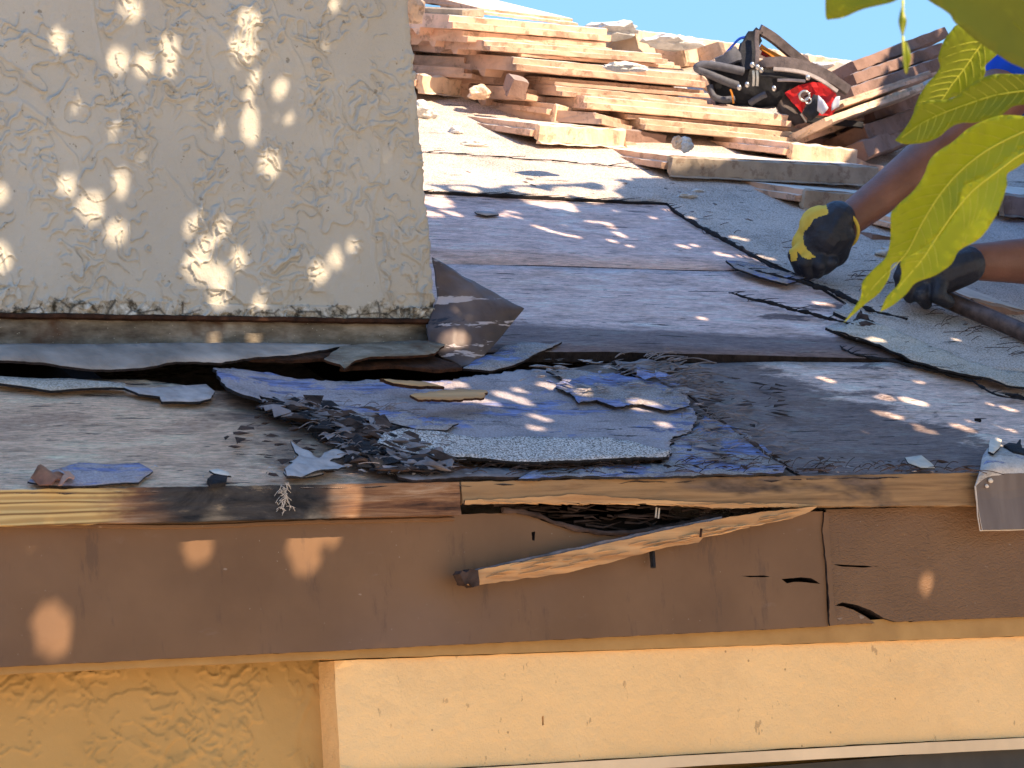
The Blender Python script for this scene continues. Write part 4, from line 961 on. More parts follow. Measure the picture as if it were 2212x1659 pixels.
felt_lip('peeled_felt_strip', [(1568, 565), (1640, 590), (1720, 608), (1800, 630), (1880, 668), (1960, 690)], .006, .010, 'black felt strip being peeled up under the gloved hand')
felt_lip('peeled_felt_strip', [(1575, 633), (1650, 652), (1740, 675), (1800, 690), (1860, 706)], .0045, .007, 'loose black felt strip lying just below the gloved hand')
felt_lip('joint_splinter', [(1470, 838), (1530, 890), (1600, 940), (1660, 985), (1700, 1008)], .0048, .004, 'dark splintered batten along the joint of the eave sheets', M_SPLINTER, 'wood strip')
felt_lip('joint_splinter', [(1322, 782), (1360, 800), (1410, 815), (1460, 838)], .004, .004, 'grey splintered wood at the head of the eave sheet joint', M_SPLW, 'wood strip')
felt_lip('torn_felt_edge', [(1815, 748), (1850, 765), (1960, 787), (2090, 820), (2150, 852), (2260, 870)], .0035, .003, 'thin black crack of torn felt edge right of the leaf tips')
for pts, lab in [([(1845, 720), (1890, 728), (1960, 735)], 'short black tar smear beside the pry bar end'), ([(1920, 748), (1980, 752), (2040, 768)], 'black tar smear on the tan felt'),
                 ([(2105, 905), (2120, 908)], 'short black nail stub on the right panel'), ([(2165, 965), (2185, 972)], 'black bark bit near the metal edge piece'), ([(2170, 850), (2200, 858), (2240, 866)], 'black felt thread at the right border')]:
    felt_lip('tar_smear', pts, .004, .003, lab)
# flat slivers
roof_sheet('lifted_felt_shard', [(1568, 562), (1600, 564), (1680, 582), (1740, 600), (1700, 612), (1640, 598), (1590, 580)], .012, .003, [M_FELT_B, M_TAR], 'blue grey felt shard pinched under the glove', 'felt piece', seed=41, amp=.001, seg=.005)
roof_sheet('pale_felt_chip', [(1840, 720), (1862, 716), (1888, 726), (1884, 736), (1850, 732)], .010, .002, [M_CHIPW, M_TAR], 'pale chip beside the lowest leaf tip', 'chip', seed=42, amp=.0005, seg=.005)  # chip in matte white flake colour
roof_sheet('curled_shingle_chip', [(1838, 700), (1858, 672), (1880, 690), (1900, 702), (1870, 706)], .012, .003, [M_SPLINTER, M_TAR], 'small brown curled shingle chip near the leaf tips', 'chip', seed=43, amp=.0006, seg=.005, lift=lambda u, v: .008*mn.noise(Vector((u*60, v*60, 0))))
roof_sheet('lifted_felt_shard', [(1955, 988), (1990, 984), (2016, 1005), (2020, 1012), (1990, 1010), (1962, 1000)], .010, .002, [M_CHIPW, M_TAR], 'pale felt shard curling at the eave near the metal edge piece', 'felt piece', seed=44, amp=.0006, seg=.005)
roof_sheet('wood_patch', [(1322, 780), (1400, 776), (1480, 782), (1440, 800), (1390, 806), (1350, 796)], .006, .004, [M_SPLW, M_PLYEDGE], 'splintered grey wood patch at the top of the joint', 'wood sliver', seed=45, amp=.0015, seg=.004, lift=lambda u, v: .004*fb(u*30, v*90, 4))
roof_sheet('bright_wood_sliver', [(885, 852), (930, 846), (985, 840), (1050, 842), (1046, 858), (1010, 862), (950, 864), (905, 862)], .032, .003, [M_BATTEN, M_RUST], 'pale orange wood sliver lying on the torn felt', 'wood sliver', seed=46, amp=.0035, seg=.004)
roof_sheet('bright_wood_sliver', [(820, 818), (860, 822), (920, 826), (960, 836), (905, 836), (850, 828)], .026, .004, [M_BATTEN, M_RUST], 'brown wood sliver above the torn felt under the flashing', 'wood sliver', seed=47, amp=.003, seg=.004)
# oval disc (nail cap) on deck
roof_sheet('nail_cap', [(1025, 458), (1045, 455), (1075, 460), (1078, 464), (1050, 466), (1030, 462)], .005, .002, [M_CHIP, M_TAR], 'small oval metal nail cap on the upper plywood', 'nail cap', seed=48, amp=.0002, seg=.01)
# star shaped flakes, white flakes, dead leaf at the left eave
star = [(628, 952), (650, 964), (672, 977), (690, 990), (700, 978), (755, 970), (748, 982), (712, 996), (750, 1003), (730, 1014), (700, 1012), (690, 1020), (664, 1022), (650, 1030), (620, 1026), (614, 1012), (632, 1004), (624, 998), (645, 985), (636, 968)]
roof_sheet('star_shaped_flake', star, .010, .0022, [M_CHIP, M_TAR], 'star shaped pale grey peeling flake near the blackened strip', 'flake', seed=51, amp=.0006, seg=.004, cell=.006, lift=lambda u, v: .006*mn.noise(Vector((u*45, v*45, 0))))
roof_sheet('oval_flake', [(612, 1018), (640, 1008), (690, 1012), (700, 1022), (660, 1030), (620, 1030)], .004, .002, [M_CHIP, M_TAR], 'oval pale flake lying below the star shaped flake', 'flake', seed=52, amp=.0006, seg=.004)
roof_sheet('white_flake', [(452, 1016), (470, 1012), (492, 1018), (500, 1028), (484, 1026), (462, 1022)], .007, .002, [M_CHIPW, M_TAR], 'thin white flake beside a black chip at the left eave', 'flake', seed=53, amp=.0005, seg=.004)
roof_sheet('black_chip', [(448, 1034), (458, 1026), (492, 1028), (488, 1042), (455, 1046)], .006, .005, [M_TAR, M_TAR], 'square black tar chip on the left eave edge', 'chip', seed=54, amp=.0006, seg=.004)
roof_sheet('grey_eave_patch', [(60, 1040), (100, 1020), (170, 1000), (230, 1004), (300, 1000), (330, 1018), (300, 1042), (180, 1050), (110, 1048)], .0025, .002, [M_FELT_S, M_TAR], 'grey smooth patch around the dead leaf', 'felt piece', seed=55, amp=.001, seg=.005)
dl = empty('dead_leaf', on_roof(110, 1030, .006), 'curled coppery dead leaf lying on the left eave', 'leaf')
slab('half_blade', [ruv(x, y, .01) for x, y in [(68, 1022), (80, 1014), (104, 1010), (128, 1014), (142, 1024), (134, 1040), (112, 1048), (88, 1038)]], lambda u, v, w_=0: roofP(u, v, w_+.010), .0008, M_DEADLEAF, dl, seg=.004, amp=.0004, cell=.005, smooth=True, lift=lambda u, v: .005*math.sin(u*190)+.002*fb(u*40, v*40, 2))
slab('half_blade', [ruv(x, y, .012) for x, y in [(142, 1024), (128, 1014), (150, 1010), (163, 1022), (160, 1032), (134, 1046), (126, 1044)]], lambda u, v, w_=0: roofP(u, v, w_+.012), .0008, M_DEADLEAF2, dl, seg=.004, amp=.0004, cell=.005, smooth=True, lift=lambda u, v: .004*math.sin(u*160+1))
# scattered litter nobody could count
def litter(name, n, region, size, mat, label, kind='stuff', flat=.35, h=.003):
    V = []; fa = []
    us = [ruv(x, y) for x, y in region]; u0, u1 = min(u[0] for u in us), max(u[0] for u in us); v0, v1 = min(u[1] for u in us), max(u[1] for u in us)
    k_ = 0
    while k_ < n:
        u, v = random.uniform(u0, u1), random.uniform(v0, v1)
        if not inside((u, v), us): continue
        k_ += 1; L = size*random.uniform(.3, 1.7); wd = L*random.choice([.07, .12, .2, .35, .5])*random.uniform(.7, 1.3); th = random.gauss(0, .45); b = len(V); tw = random.uniform(-.5, .5)
        for (a, c, w_) in [(-1, random.uniform(-.4, .4), .1), (random.uniform(-.6, 0), random.uniform(.3, .7), .5), (1, random.uniform(-.5, .5), .2), (random.uniform(0, .6), random.uniform(-.7, -.3), .6), (random.uniform(-.2, .2), 0, 1.0), (0, 0, -.2)]:
            x = L*a*random.uniform(.7, 1.2)*.5; y = wd*c*random.uniform(.6, 1.3)
            V.append(roofP(u+x*math.cos(th)-y*math.sin(th), v+x*math.sin(th)+y*math.cos(th), h+w_*wd*flat+max(0, tw*y)+max(0, .12*tw*x)))
        fa += [(b, b+3, b+4), (b+3, b+2, b+4), (b+2, b+1, b+4), (b+1, b, b+4), (b, b+5, b+3), (b+3, b+5, b+2), (b+2, b+5, b+1), (b+1, b+5, b)]
    o = frommesh(name, V, fa, mat); tag(o, label, 'litter', kind=kind); return o
litter('dark_splinter_litter', 130, [(560, 880), (900, 900), (930, 1030), (560, 1036), (480, 960)], .016, M_SPLINTER, 'dark wood splinters scattered around the tar clump')
litter('dark_splinter_litter', 150, [(1450, 930), (1720, 990), (2100, 1005), (2100, 1024), (1100, 1032), (1150, 1012), (1430, 1000)], .011, M_SPLINTER, 'dark wood splinters along the eave at right')
def fibres(n, region, label, mat, L=.02, h=.010, r=.0005):
    bm = bmesh.new(); us = [ruv(x, y) for x, y in region]; u0, u1 = min(u[0] for u in us), max(u[0] for u in us); v0, v1 = min(u[1] for u in us), max(u[1] for u in us); c = 0
    while c < n:
        u, v = random.uniform(u0, u1), random.uniform(v0, v1)
        if not inside((u, v), us): continue
        c += 1; th = random.gauss(0, .35); l = L*random.uniform(.4, 1.8); b = random.uniform(-.14, .14)*l; hh = random.uniform(0, .006)
        tube(bm, spline([roofP(u+l*t*math.cos(th)-b*t*(1-t)*2*math.sin(th), v+l*t*math.sin(th)+b*t*(1-t)*2*math.cos(th), h+hh*math.sin(t*3)+.003*t) for t in (0, .33, .66, 1)], 2), r, 4)
    return tag(bm_obj('fibre_litter', bm, mat), label, 'litter', kind='stuff')
fibres(150, [(600, 880), (900, 905), (980, 1030), (760, 1030), (620, 940)], 'grey wood fibres tangled in the tar shards', M_SPLW)
fibres(110, [(1420, 800), (1500, 810), (1720, 1000), (1690, 1020), (1400, 1010), (1480, 900)], 'grey wood fibres beside the eave sheet joint', M_SPLW, .03, .006)
fibres(120, [(900, 1005), (1440, 1000), (2090, 1015), (2090, 1026), (900, 1036)], 'dark fibres lying along the eave edge', M_SPLINTER, .03, .004)
fibres(60, [(1300, 775), (1480, 780), (1500, 840), (1350, 830)], 'grey splinters at the head of the joint', M_SPLW, .035, .005, .0008)
litter('grey_crumb_litter', 260, [(1000, 425-60), (1450, 400), (2200, 560), (2200, 790), (1850, 690), (1450, 450), (1000, 410)], .010, M_SPLW, 'grey felt crumbs strewn over the granule felt', flat=.5)
fibres(50, [(1460, 460), (1850, 640), (2180, 800), (2190, 740), (1700, 540)], 'dark threads along the torn edge of the granule felt', M_SPLINTER, .03, .008)
REG = [(560, 872), (700, 890), (800, 905), (880, 960), (960, 1004), (1000, 1020), (960, 1034), (820, 1034), (740, 1000), (680, 940), (560, 900)]
litter('tar_shard_litter', 420, REG, .026, M_TAR, 'black tar shards heaped left of the granule strip', flat=.5, h=.006)
litter('wood_shard_litter', 260, REG, .030, M_SPLINTER, 'brown rotten wood shards heaped left of the granule strip', flat=.4, h=.009)
litter('felt_shard_litter', 170, REG, .024, M_SPLW, 'grey felt shards heaped left of the granule strip', flat=.4, h=.010)
litter('felt_shard_litter', 90, [(1420, 800), (1500, 810), (1700, 985), (1690, 1018), (1560, 1020), (1440, 985), (1500, 920)], .022, M_SPLW, 'grey wood and felt shards beside the eave sheet joint', flat=.3, h=.006)
litter('felt_shard_litter', 110, [(1180, 803), (1341, 812), (1470, 850), (1490, 880), (1300, 880), (1120, 850)], .020, M_FELT_B, 'small blue grey flakes on the upper edge of the torn felt', flat=.3, h=.018)
litter('pale_chip_litter', 90, [(600, 990), (900, 1000), (1300, 1020), (2090, 1010), (2090, 1024), (560, 1036)], .009, M_CHIP, 'pale paint chips along the eave edge')
litter('pale_chip_litter', 50, [(0, 1010), (500, 1010), (560, 1036), (0, 1045)], .006, M_CHIP, 'pale paint chips on the left eave')
litter('dark_splinter_litter', 45, [(1440, 790), (1750, 850), (1640, 940), (1530, 880)], .022, M_SPLINTER, 'long dark splinters on the right eave panel', flat=.15)
litter('mortar_crumb_litter', 120, [(880, 300), (1250, 330), (1900, 460), (2200, 560), (1900, 560), (1450, 420), (880, 400)], .007, M_MORTAR, 'white mortar crumbs scattered over the granule felt')
litter('dark_crumb_litter', 160, [(880, 340), (1400, 350), (2200, 520), (2200, 780), (1850, 690), (1450, 440), (880, 410)], .007, M_TAR, 'black crumbs scattered over the granule felt')
def lump(name, px, py, h, r, mat, label, cat, sq=(1, .8, .6), seed=0):
    bm = bmesh.new(); bmesh.ops.create_icosphere(bm, subdivisions=3, radius=1)
    c = Vector(on_roof(px, py, h))
    for v in bm.verts:
        d = 1+.45*mn.noise(v.co*1.6+Vector((seed, 0, 0)))+.22*mn.noise(v.co*5+Vector((seed, 3, 0)))
        v.co = c+Vector((v.co.x*sq[0], v.co.y*sq[1], v.co.z*sq[2]))*r*d
    return tag(bm_obj(name, bm, mat, None, False), label, cat)
lump('mortar_lump', 1985, 548, .012, .028, M_MORTAR, 'white mortar lump on the felt behind the gloved hand', 'mortar lump', (1.7, .8, .45), 1)
lump('mortar_lump', 1925, 545, .010, .018, M_MORTAR, 'small white mortar lump just right of the glove', 'mortar lump', (1.5, .8, .5), 2)
lump('mortar_lump', 1835, 398+70, .012, .014, M_MORTAR, 'pale mortar crumb pile behind the wrist', 'mortar lump', (1.2, .9, .9), 3)
lump('mortar_lump', 918, 245, .01, .016, M_MORTAR, 'sunlit white mortar lump beside the chimney edge', 'mortar lump', (1.2, 1, .8), 4)
lump('mortar_lump', 905, 232, .02, .012, M_MORTAR, 'small rounded mortar lump by the chimney edge', 'mortar lump', (1.2, 1, 1.1), 5)
lump('mortar_lump', 985, 290-8, .008, .010, M_MORTAR, 'white mortar bit at the left end of the lowest sunlit tile', 'mortar lump', (1.2, 1, .8), 6)
lump('mortar_lump', 1025, 312, .006, .012, M_MORTAR, 'flat white mortar bit under the lowest sunlit tile', 'mortar lump', (1.8, 1, .5), 7)
lump('mortar_lump', 1482, 424, .005, .010, M_MORTAR, 'flat white mortar scrap on the shaded felt', 'mortar lump', (1.9, 1, .4), 8)
lump('mortar_lump', 1508, 412, .005, .006, M_MORTAR, 'tiny white mortar scrap above the flat one', 'mortar lump', (1.9, 1, .5), 9)

# ------------------------------------------------------------------ hanging split batten, cobweb, metal edge piece
def px_prism(name, top, bot, y0, depth, mats, parent=None, amp=.0012, seg=.006, seed=0, lift=None):
    poly = W(top, y0)+W(bot[::-1], y0)
    return slab(name, poly[::-1], wallF(y0), depth, mats, parent, seg=seg, amp=amp, seed=seed, cell=.008, lift=lift)
bt = px_prism('split_batten', [(1000, 1243), (1030, 1232), (1080, 1222), (1200, 1198), (1330, 1170), (1450, 1143), (1560, 1120), (1660, 1104), (1766, 1094)],
              [(1003, 1262), (1022, 1266), (1060, 1260), (1130, 1250), (1220, 1238), (1330, 1212), (1440, 1182), (1510, 1172), (1520, 1160), (1600, 1142), (1700, 1122), (1740, 1110)],
              -.008, .014, [M_BATTEN, M_SPLINTER], amp=.0009, seed=61, lift=lambda u, v: .0012*fb(u*12, v*40, 6)+.0012*mn.noise(Vector((u*30, v*140, 1))))
tag(bt, 'splintered orange wood batten hanging slantwise across the brown fascia', 'batten')
be = px_prism('dark_end', [(993, 1240), (999, 1232), (1008, 1238), (1015, 1229), (1033, 1231)], [(1001, 1256), (1006, 1264), (1014, 1260), (1022, 1269), (1036, 1264)], -.0105, .014, [M_SPLINTER, M_SPLINTER], seed=62, amp=.0006, seg=.002); be.parent = bt  # jagged dark brown cap on the batten end
bm = bmesh.new()
for i in range(46):
    t = random.uniform(0, .93); L_ = random.uniform(.03, .11); f_ = random.uniform(.1, .9)
    x0_, x1_ = 1030+700*t, 1030+700*min(1, t+L_)
    yt = lambda x: 1232-(x-1030)*.1875; hh = lambda x: 34-(x-1030)*.022
    tube(bm, [on_y(x0_, yt(x0_)+hh(x0_)*f_, -.0085), on_y((x0_+x1_)/2, yt((x0_+x1_)/2)+hh(x0_)*f_+random.uniform(-1.5, 1.5), -.0105-random.random()*.002), on_y(x1_, yt(x1_)+hh(x1_)*f_+random.uniform(-3, 3), -.0088)], [.0004, .0011, .0003], 5)
fb_ = bm_obj('wood_fibres', bm, M_BATTEN); fb_.parent = bt; fb_['kind'] = 'stuff'
bm = bmesh.new()
for i in range(70):
    x_ = random.uniform(1010, 1740); y_ = 1083+(x_-1010)*.012; L_ = random.uniform(14, 60)
    tube(bm, [on_y(x_, y_, -.001), on_y(x_+L_*.5, y_+random.uniform(0, 4), -.002), on_y(x_+L_, y_+random.uniform(-1, 7), .001)], [.0012, .0011, .0003], 5)
sf_ = bm_obj('torn_fibres', bm, M_BATTEN, roof); sf_['kind'] = 'stuff'
slab('split_lower_edge', W([(1004, 1081), (1100, 1077), (1250, 1068), (1330, 1074), (1400, 1079), (1560, 1087), (1740, 1089), (1770, 1092), (1680, 1095), (1560, 1098), (1450, 1090), (1330, 1086), (1200, 1086), (1100, 1088), (1004, 1090)], -.002), wallF(-.002), .006, [M_BATTEN, M_SPLINTER], roof, seg=.005, amp=.0012, seed=66, cell=.008, lift=lambda u, v: .001*fb(u*20, v*80, 6))
bk = px_prism('weathered_edge', [(1004, 1236), (1100, 1214), (1200, 1192), (1330, 1164), (1450, 1138), (1560, 1116)], [(1004, 1243), (1080, 1223), (1200, 1199), (1330, 1171), (1450, 1144), (1560, 1121)], -.004, .010, [M_SPLW, M_SPLW], seed=63); bk.parent = bt
bm = bmesh.new(); tube(bm, [on_y(1515, 1142, -.016), on_y(1513, 1160, -.016)], .0016, 6); nl = bm_obj('nail', bm, M_RUST); nl.parent = bt
# rolled dark edge of the rotten fascia hole
bm = bmesh.new(); hp = [on_y(x, y, YF-.004) for x, y in [(1085, 1100), (1150, 1110), (1200, 1128), (1260, 1145), (1320, 1152), (1400, 1146), (1480, 1130), (1560, 1112)]]
P3 = spline(hp, 8); tube(bm, [p+Vector((0, 0, .002*mn.noise(p*50))) for p in P3], [.003*(1+.6*mn.noise(p*80)) for p in P3], 7)
bm_obj('rotten_lip', bm, M_SPLINTER, roof)
for x_, ya, yb, lab in [(1418, 1096, 1118, 'upper'), (1424, 1098, 1120, 'upper')]:
    bm = bmesh.new(); tube(bm, [on_y(x_, ya, .012), on_y(x_-2, yb, .012)], .0011, 6); bm_obj('nail', bm, M_CHIPW, roof)
bm = bmesh.new(); tube(bm, [on_y(1409, 1192, .012), on_y(1411, 1226, .008)], .0035, 6); bm_obj('wood_plug', bm, M_TAR, roof)
bm = bmesh.new()                              # splinters standing in the rotten hollow
for i in range(90):
    x_ = random.uniform(1060, 1640); y_ = 1092+random.uniform(0, 50)*math.sin(math.pi*(x_-1060)/600); L_ = random.uniform(15, 90); d_ = random.uniform(.004, .03)
    tube(bm, [on_y(x_, y_, YF+d_), on_y(x_+L_*.5, y_+random.uniform(-4, 6), YF+d_-.003), on_y(x_+L_, y_+random.uniform(-8, 8), YF+d_)], [.0016, .0013, .0004], 5)
hf_ = bm_obj('hollow_splinters', bm, M_SPLINTER, roof); hf_['kind'] = 'stuff'
# cobweb threads on the blackened strip
bm = bmesh.new()
for i in range(60):
    x, y = random.gauss(614, 6), random.uniform(1042, 1104); p = Vector(on_y(x, y, -.0022)); q = Vector(on_y(x+random.gauss(0, 8), y+random.uniform(3, 16), -.0026))
    tube(bm, [p, p.lerp(q, .5)+Vector((0, -.001, .0008)), q], .00024, 4)
tag(bm_obj('cobweb', bm, M_CHIPW), 'wispy white cobweb on the blackened wooden strip', 'cobweb')
# metal edge piece at right: roof flange and down-turned face
me_ = empty('metal_edge_piece', on_y(2160, 1060, -.01), 'cut end of a brown metal drip edge with dirty white top at the right border', 'drip edge')
f1 = W([(2106, 1050), (2126, 1028), (2140, 1024), (2212, 1022), (2300, 1021)], -.012); f2 = W([(2300, 1140), (2212, 1143), (2116, 1146)], -.012)
slab('drip_face', (f2[:1]+f2[1:]+[f1[0]]+f1[1:])[::1], wallF(-.012), .0015, [M_DRIP, M_CHIPW], me_, seg=.005, amp=.0005, seed=71, cell=.01, lift=lambda u, v: .004*max(0, (-.03-v)/.03))
bm = bmesh.new(); tube(bm, [on_y(x, y, -.014) for x, y in [(2107, 1050), (2110, 1080), (2112, 1115), (2117, 1146), (2180, 1145), (2300, 1141)]], .0009, 5); bm_obj('cut_edge', bm, M_CHIPW, me_)
sheet3('top_flange', [[Vector(on_y(2106, 1052, -.012)), Vector(on_y(2135, 1030, -.012)), Vector(on_y(2190, 1026, -.012)), Vector(on_y(2300, 1022, -.012))],
                      [Vector(on_roof(2118, 1015, .006)), Vector(on_roof(2140, 1010, .010)), Vector(on_roof(2200, 1006, .010)), Vector(on_roof(2300, 1004, .010))],
                      [Vector(on_roof(2124, 985, .010)), Vector(on_roof(2145, 982, .016)), Vector(on_roof(2205, 985, .016)), Vector(on_roof(2300, 986, .016))],
                      [Vector(on_roof(2140, 962, .010)), Vector(on_roof(2158, 958, .014)), Vector(on_roof(2190, 970, .014)), Vector(on_roof(2300, 976, .014))]], [M_METALTOP], me_)
for x, y, r in [(2132, 1050, .0025), (2140, 1038, .0032)]:
    bm = bmesh.new(); bmesh.ops.create_icosphere(bm, subdivisions=2, radius=r); p = Vector(on_y(x, y, -.015))
    for v in bm.verts: v.co = v.co*(1+.3*mn.noise(v.co*400))+p
    bm_obj('caulk_blob', bm, M_CHIPW, me_)
roof_sheet('white_caulk_tab', [(2135, 975), (2138, 950), (2152, 943), (2164, 950), (2160, 966), (2146, 980)], .02, .003, [M_CHIPW, M_TAR], 'white caulk tab standing above the metal edge piece', 'caulk', seed=72, amp=.0004, seg=.004)
roof_sheet('black_jagged_scrap', [(2168, 962), (2180, 956), (2196, 958), (2204, 948), (2208, 968), (2230, 972), (2230, 985), (2190, 976)], .018, .003, [M_TAR, M_TAR], 'jagged black felt scrap above the metal edge piece', 'felt scrap', seed=73, amp=.001, seg=.004)

# ------------------------------------------------------------------ roof tiles
def tile_mesh(name, Wd, D, T, railed=True, seed=0, nx=14):
    """interlocking concrete tile: profile in depth/height run along its width; stepped rails in front, nibs and channels underneath"""
    if railed:
        prof = [(0, -.32*T), (0, -.60*T), (.006, -.64*T), (.085, -.66*T), (.088, -T), (.095, -T), (.105, -.72*T), (.12, -.72*T), (.135, -T), (.20, -T), (.215, -.70*T), (.25, -.70*T), (.265, -T), (D-.03, -T), (D-.012, -.8*T), (D, -.3*T), (D-.004, 0),
                (.020, 0), (.014, -.03*T), (.014, -.30*T), (.010, -.33*T), (.003, -.33*T)]
    else:
        prof = [(0, -.08*T), (0, -.92*T), (.006, -T), (D*.35, -T), (D*.37, -.75*T), (D*.45, -.75*T), (D*.47, -T), (D-.02, -T), (D, -.8*T), (D, -.1*T), (D-.006, 0), (.008, 0)]
    n = len(prof); V = []; fa = []
    for i in range(nx+1):
        x = Wd*i/nx
        for k, (y, z) in enumerate(prof):
            j = .0016 if railed else .0032
            ex = (.0035*mn.noise(Vector((y*60, z*120, seed+i)))) if i in (0, nx) else 0
            V.append((x+ex+(.004*mn.noise(Vector((y*30, z*60, seed))) if i in (0, nx) else 0), y+j*mn.noise(Vector((x*50, k*2.3, seed))), z+j*.8*mn.noise(Vector((x*40, k*1.7, seed+5)))))
    for i in range(nx):
        for k in range(n):
            a = i*n+k; b = i*n+(k+1) % n; fa.append((a, b, b+n, a+n))
    fa.append(tuple(range(n))[::-1]); fa.append(tuple(nx*n+k for k in range(n)))
    me = bpy.data.meshes.new(name); me.from_pydata(V, [], fa); me.update()
    bm = bmesh.new(); bm.from_mesh(me); bmesh.ops.recalc_face_normals(bm, faces=bm.faces); bmesh.ops.triangulate(bm, faces=[f for f in bm.faces if len(f.verts) > 4]); bm.to_mesh(me); bm.free()
    return me
TM = {}
def tile_obj(Wd, D, T, railed, mat, label, group, seed):
    key = (round(Wd, 2), round(D, 2), round(T, 3), railed, seed % 3, mat.name)
    if key not in TM:
        TM[key] = tile_mesh('roof_tile', Wd, D, T, railed, seed % 3); TM[key].materials.append(mat)
    o = bpy.data.objects.new('roof_tile', TM[key]); C.objects.link(o)
    return tag(o, label, 'roof tile', group)
def solve_right(L, px, py, Wd):
    d = ray(px, py); dn = d/np.linalg.norm(d); b = (L-CAM)@dn; q = (CAM+dn*b)-L; s2 = Wd**2-q@q
    return CAM+dn*(b+math.sqrt(max(0, s2)))
def place(o, L, xdir, pitch, corner=(0, 0, 0), yprefer=None):
    xd = Vector(xdir).normalized()
    yd = Vector(yprefer) if yprefer is not None else Vector((0, math.cos(pitch), math.sin(pitch)))
    yd = (yd-xd*yd.dot(xd)).normalized(); zd = xd.cross(yd)
    M = Matrix((xd, yd, zd)).transposed().to_4x4(); M.translation = Vector(L); o.matrix_world = M
GA = 'loose concrete roof tiles piled on the roof'
YB0 = 1.30
def tileA(lp, rp, h, label, T=.03, D=.34, pitch=15, mat=None, seed=0, Wd=None, railed=True, group=GA, yfix=None):
    L = on_roof(*lp, h) if yfix is None else on_y(lp[0], lp[1], yfix)
    if pitch == 15: pitch = 13
    if Wd is None:                             # width from the two corners assuming the front edge runs along the eave
        y0 = L[1]; Rr = on_y(*rp, y0); Wd = min(.46, float(np.linalg.norm(Rr-L)))
    Rr = solve_right(L, rp[0], rp[1], Wd)
    if railed: T = T*1.0
    o = tile_obj(Wd, D, T, railed, mat or M_TILE, label, group, seed); place(o, L, Rr-L, math.radians(pitch or 0), yprefer=(cf-np.array([0, 0, .02])) if pitch is None else None); return o
def tileB(lp, rp, back, h, label, T=.03, Lb=.24, mat=None, seed=0, Wd=.42, group=GA):
    """tile turned so its rails face left and its rough head faces the eave"""
    L = on_roof(*lp, h); Rr = solve_right(L, rp[0], rp[1], Wd)
    # back corner along the ray, at length Lb upslope
    d = ray(*back); dn = d/np.linalg.norm(d); b = (L-CAM)@dn; q = (CAM+dn*b)-L; s2 = Lb**2-q@q; Bk = CAM+dn*(b+math.sqrt(max(0, s2)))
    xd = Vector(Rr-L).normalized(); yd = Vector(Bk-L); yd = (yd-xd*yd.dot(xd)).normalized()
    o = tile_obj(Lb, Wd, T, True, M_TILE, label, group, seed)
    # rail side (local -y) must face left: local x runs from the back to the front, local y runs right
    ld = -yd; zd = ld.cross(xd); M = Matrix((ld, xd, zd)).transposed().to_4x4(); M.translation = Vector(L)+yd*Lb; o.matrix_world = M
    # rough head
    hd = tile_mesh('rough_head', .99*Wd, .012, T*.98, False, seed, 26); hd.materials.append(mat or M_TILE_E)
    h_ = bpy.data.objects.new('rough_head', hd); C.objects.link(h_)
    h_.matrix_world = Matrix((xd, yd, xd.cross(yd))).transposed().to_4x4() @ Matrix.Identity(4)
    Mw = Matrix((xd, yd, xd.cross(yd))).transposed().to_4x4(); Mw.translation = Vector(L)-yd*.009+xd*.014; 
    h_.parent = o; h_.matrix_parent_inverse = o.matrix_world.inverted(); h_.matrix_world = Mw
    h_.matrix_basis = Mw
    return o
# main cascade, from the top down
tileA((1045, 19), (1251, 44), .12, 'topmost dark ended tile against the sky in the main pile', T=.016, seed=1, Wd=0.242, pitch=20, yfix=YB0+0.148)
tileA((998, 20), (1045, 19), .115, 'small grey broken tile end at the very top of the pile', T=.014, seed=2, Wd=0.050, mat=M_TILE_E, railed=False, yfix=YB0+0.140)
tileA((980, 32), (1322, 62), .11, 'second tile of the main pile, just under the dark ended one', T=.036, seed=0, Wd=0.353, yfix=YB0+0.108)
tileA((1012, 66), (1322, 92), .11, 'third tile down the main pile', T=.03, seed=1, Wd=0.316, D=.3, yfix=YB0+0.110)
tileA((1059, 88), (1442, 117), .11, 'fourth tile down the main pile', T=.026, seed=2, Wd=0.391, yfix=YB0+0.080)
tileA((1128, 108), (1470, 135), .10, 'fifth tile down the main pile, a slim one', T=.018, seed=1, Wd=0.372, yfix=YB0+0.088)
tileA((1118, 123), (1526, 162), .10, 'sixth tile down the main pile, with a toothed left corner', T=.036, seed=0, Wd=0.409, yfix=YB0+0.058)
tileA((1200, 168), (1533, 196), .095, 'seventh tile down the main pile', T=.020, seed=1, Wd=0.335, yfix=YB0+0.066)
tileA((1215, 186), (1540, 216), .09, 'eighth tile down the main pile', T=.026, seed=2, Wd=0.335, yfix=YB0+0.048)
tileA((1270, 207), (1712, 248), .09, 'ninth tile down the main pile, reaching under the black harness', T=.034, seed=0, Wd=0.428, yfix=YB0+0.018)
tileA((1358, 236), (1730, 268), .085, 'tenth tile down the main pile', T=.026, seed=1, Wd=0.372, yfix=YB0+0.024)
tileA((1395, 256), (1740, 288), .075, 'lowest tile of the main pile above the dark gap', T=.030, seed=2, Wd=0.344, mat=M_TILE_P, yfix=YB0+0.000)
